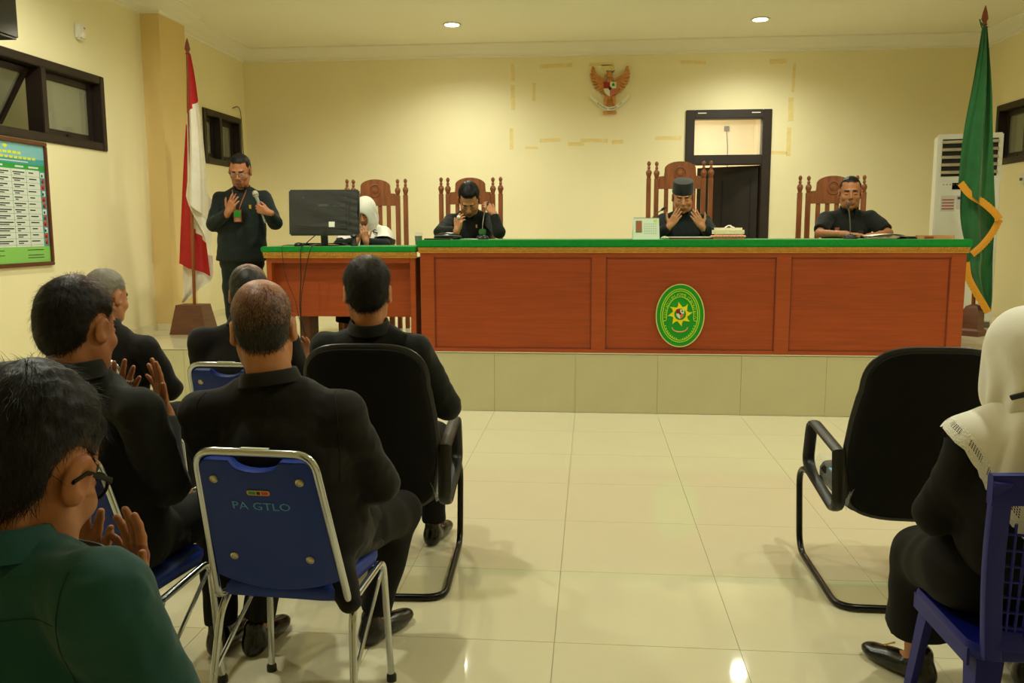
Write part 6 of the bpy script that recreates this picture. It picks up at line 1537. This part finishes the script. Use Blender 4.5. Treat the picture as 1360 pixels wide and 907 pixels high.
# 10. man bowing at the bench
J = seated((-1.14, 8.36, DZ), PI, .5, .1, head_c=(-1.125, 7.985, 1.785), nb=(-1.135, 8.12, 1.675), chest=(-1.14, 8.2, 1.48), waist=(-1.14, 8.28, 1.28), shR=(-1.325, 8.13, 1.60), shL=(-.945, 8.13, 1.61), elR=(-1.37, 7.84, 1.485), elL=(-.835, 7.84, 1.49), wrR=(-1.195, 7.68, 1.50), wrL=(-.885, 7.86, 1.655))
HR10 = yawdeg(180+4, 46)
r10, C10, j10, on10 = person('man in black shirt bowing his head at the bench with one hand at his ear', J, dict(HR=HR10, hk=1.22, cs=.011, hs=.0048, fs=.0038, skin=skin2_m, cloth=suit2_m, seed=101, gap=.45, wr=.0065,
    hands=dict(R=dict(D=(.25, -.1, .95), N=(.5, .75, .1), curl=(.3, .45, .55, .6), spread=.05), L=dict(D=(-.62, .25, .75), N=(-.45, .7, -.4), curl=(.35, .45, .5, .55))),
    pins=[(-.07, .06, .014, .03, pin_m, 'chest_pin')],
    hair=dict(t=.010, m=hair_b, step=.0055, n=2500, ln=.02, lift=.1, top=.004)))
tag(MB().lathe([(.001, -.012), (.012, -.008), (.017, .004), (.013, .016), (.001, .02)], tuple(V3(-1.175, 7.66, 1.615)), 9).build('crumpled_tissue', paper_m), 'small white crumpled tissue in the bowed man fingers', 'tissue')

# 11. man in the black cap
J = seated((.86, 8.36, DZ), PI, .5, .06, head_c=(.826, 8.08, 1.80), nb=(.84, 8.17, 1.66), chest=(.85, 8.22, 1.47), shR=(.66, 8.18, 1.59), shL=(1.03, 8.18, 1.59), elR=(.575, 8.0, 1.45), elL=(1.10, 8.0, 1.45), wrR=(.695, 7.90, 1.535), wrL=(.985, 7.90, 1.53))
HR11 = yawdeg(180-3, 20)
r11, C11, j11, on11 = person('man in black cap at the bench praying with both hands before his face', J, dict(HR=HR11, hk=1.16, cs=.011, hs=.0048, fs=.0036, skin=skin2_m, cloth=uni_m, seed=111, gap=.5, cr=.072, nk=.058, jaw=1.1, w=1.04,
    hands=dict(R=dict(D=(.55, -.08, .82), N=(.05, .98, .1), curl=(.06, .08, .1, .14), spread=.07, thumb=(.85, .5, .1)), L=dict(D=(-.55, -.08, .82), N=(-.05, .98, .1), curl=(.06, .08, .1, .14), spread=.07, thumb=(.85, .5, .1))),
    hair=dict(t=.004, m=hair_b, step=.0055, n=0)))
Mh = Matrix.Translation(Vector(J['head']-J['o'])) @ Matrix(HR11.tolist()).to_4x4() @ Matrix.Scale(1.14, 4)
MB().lathe([(.0835, .035), (.086, .04), (.082, .12), (.078, .128), (.03, .132), (.001, .132)], (0, -.012, 0), 28, M=Mh, sy=1.24).build('cap', mat('black_velvet', (10, 10, 10), .85, sheen=.2), r11)

# 12. man in short sleeves
J = seated((2.32, 8.36, DZ), PI-.12, .5, .04, head_c=(2.315, 8.12, 1.825), nb=(2.325, 8.18, 1.67), chest=(2.325, 8.22, 1.48), shR=(2.135, 8.18, 1.595), shL=(2.515, 8.16, 1.595), elR=(2.03, 8.0, 1.47), elL=(2.62, 7.98, 1.47), wrR=(2.17, 7.70, 1.462), wrL=(2.46, 7.70, 1.462))
HR12 = yawdeg(180-12, 6)
r12, C12, j12, on12 = person('man in short-sleeved black shirt resting his arms at the right end of the bench', J, dict(HR=HR12, hk=1.2, cs=.011, hs=.0048, fs=.004, skin=skin_m, cloth=suit2_m, seed=121, gap=.5, cr=.073, nk=.06, sleeve=.8, jaw=1.08, w=1.03,
    hands=dict(R=dict(D=(.8, -.5, 0), N=(0, 0, -1), curl=(.15, .15, .15, .2)), L=dict(D=(-.8, -.5, 0), N=(0, 0, -1), curl=(.15, .15, .15, .2))),
    pins=[(.10, .02, .04, .04, mat('badge_round', (150, 80, 60), .5), 'round_badge'), (-.1, -.01, .05, .05, mat('pocket_dark', (38, 34, 24), .7), 'pocket_flap')],
    hair=dict(t=.004, m=hair_b, step=.0055, n=900, ln=.008, lift=.3, line=-.012)))
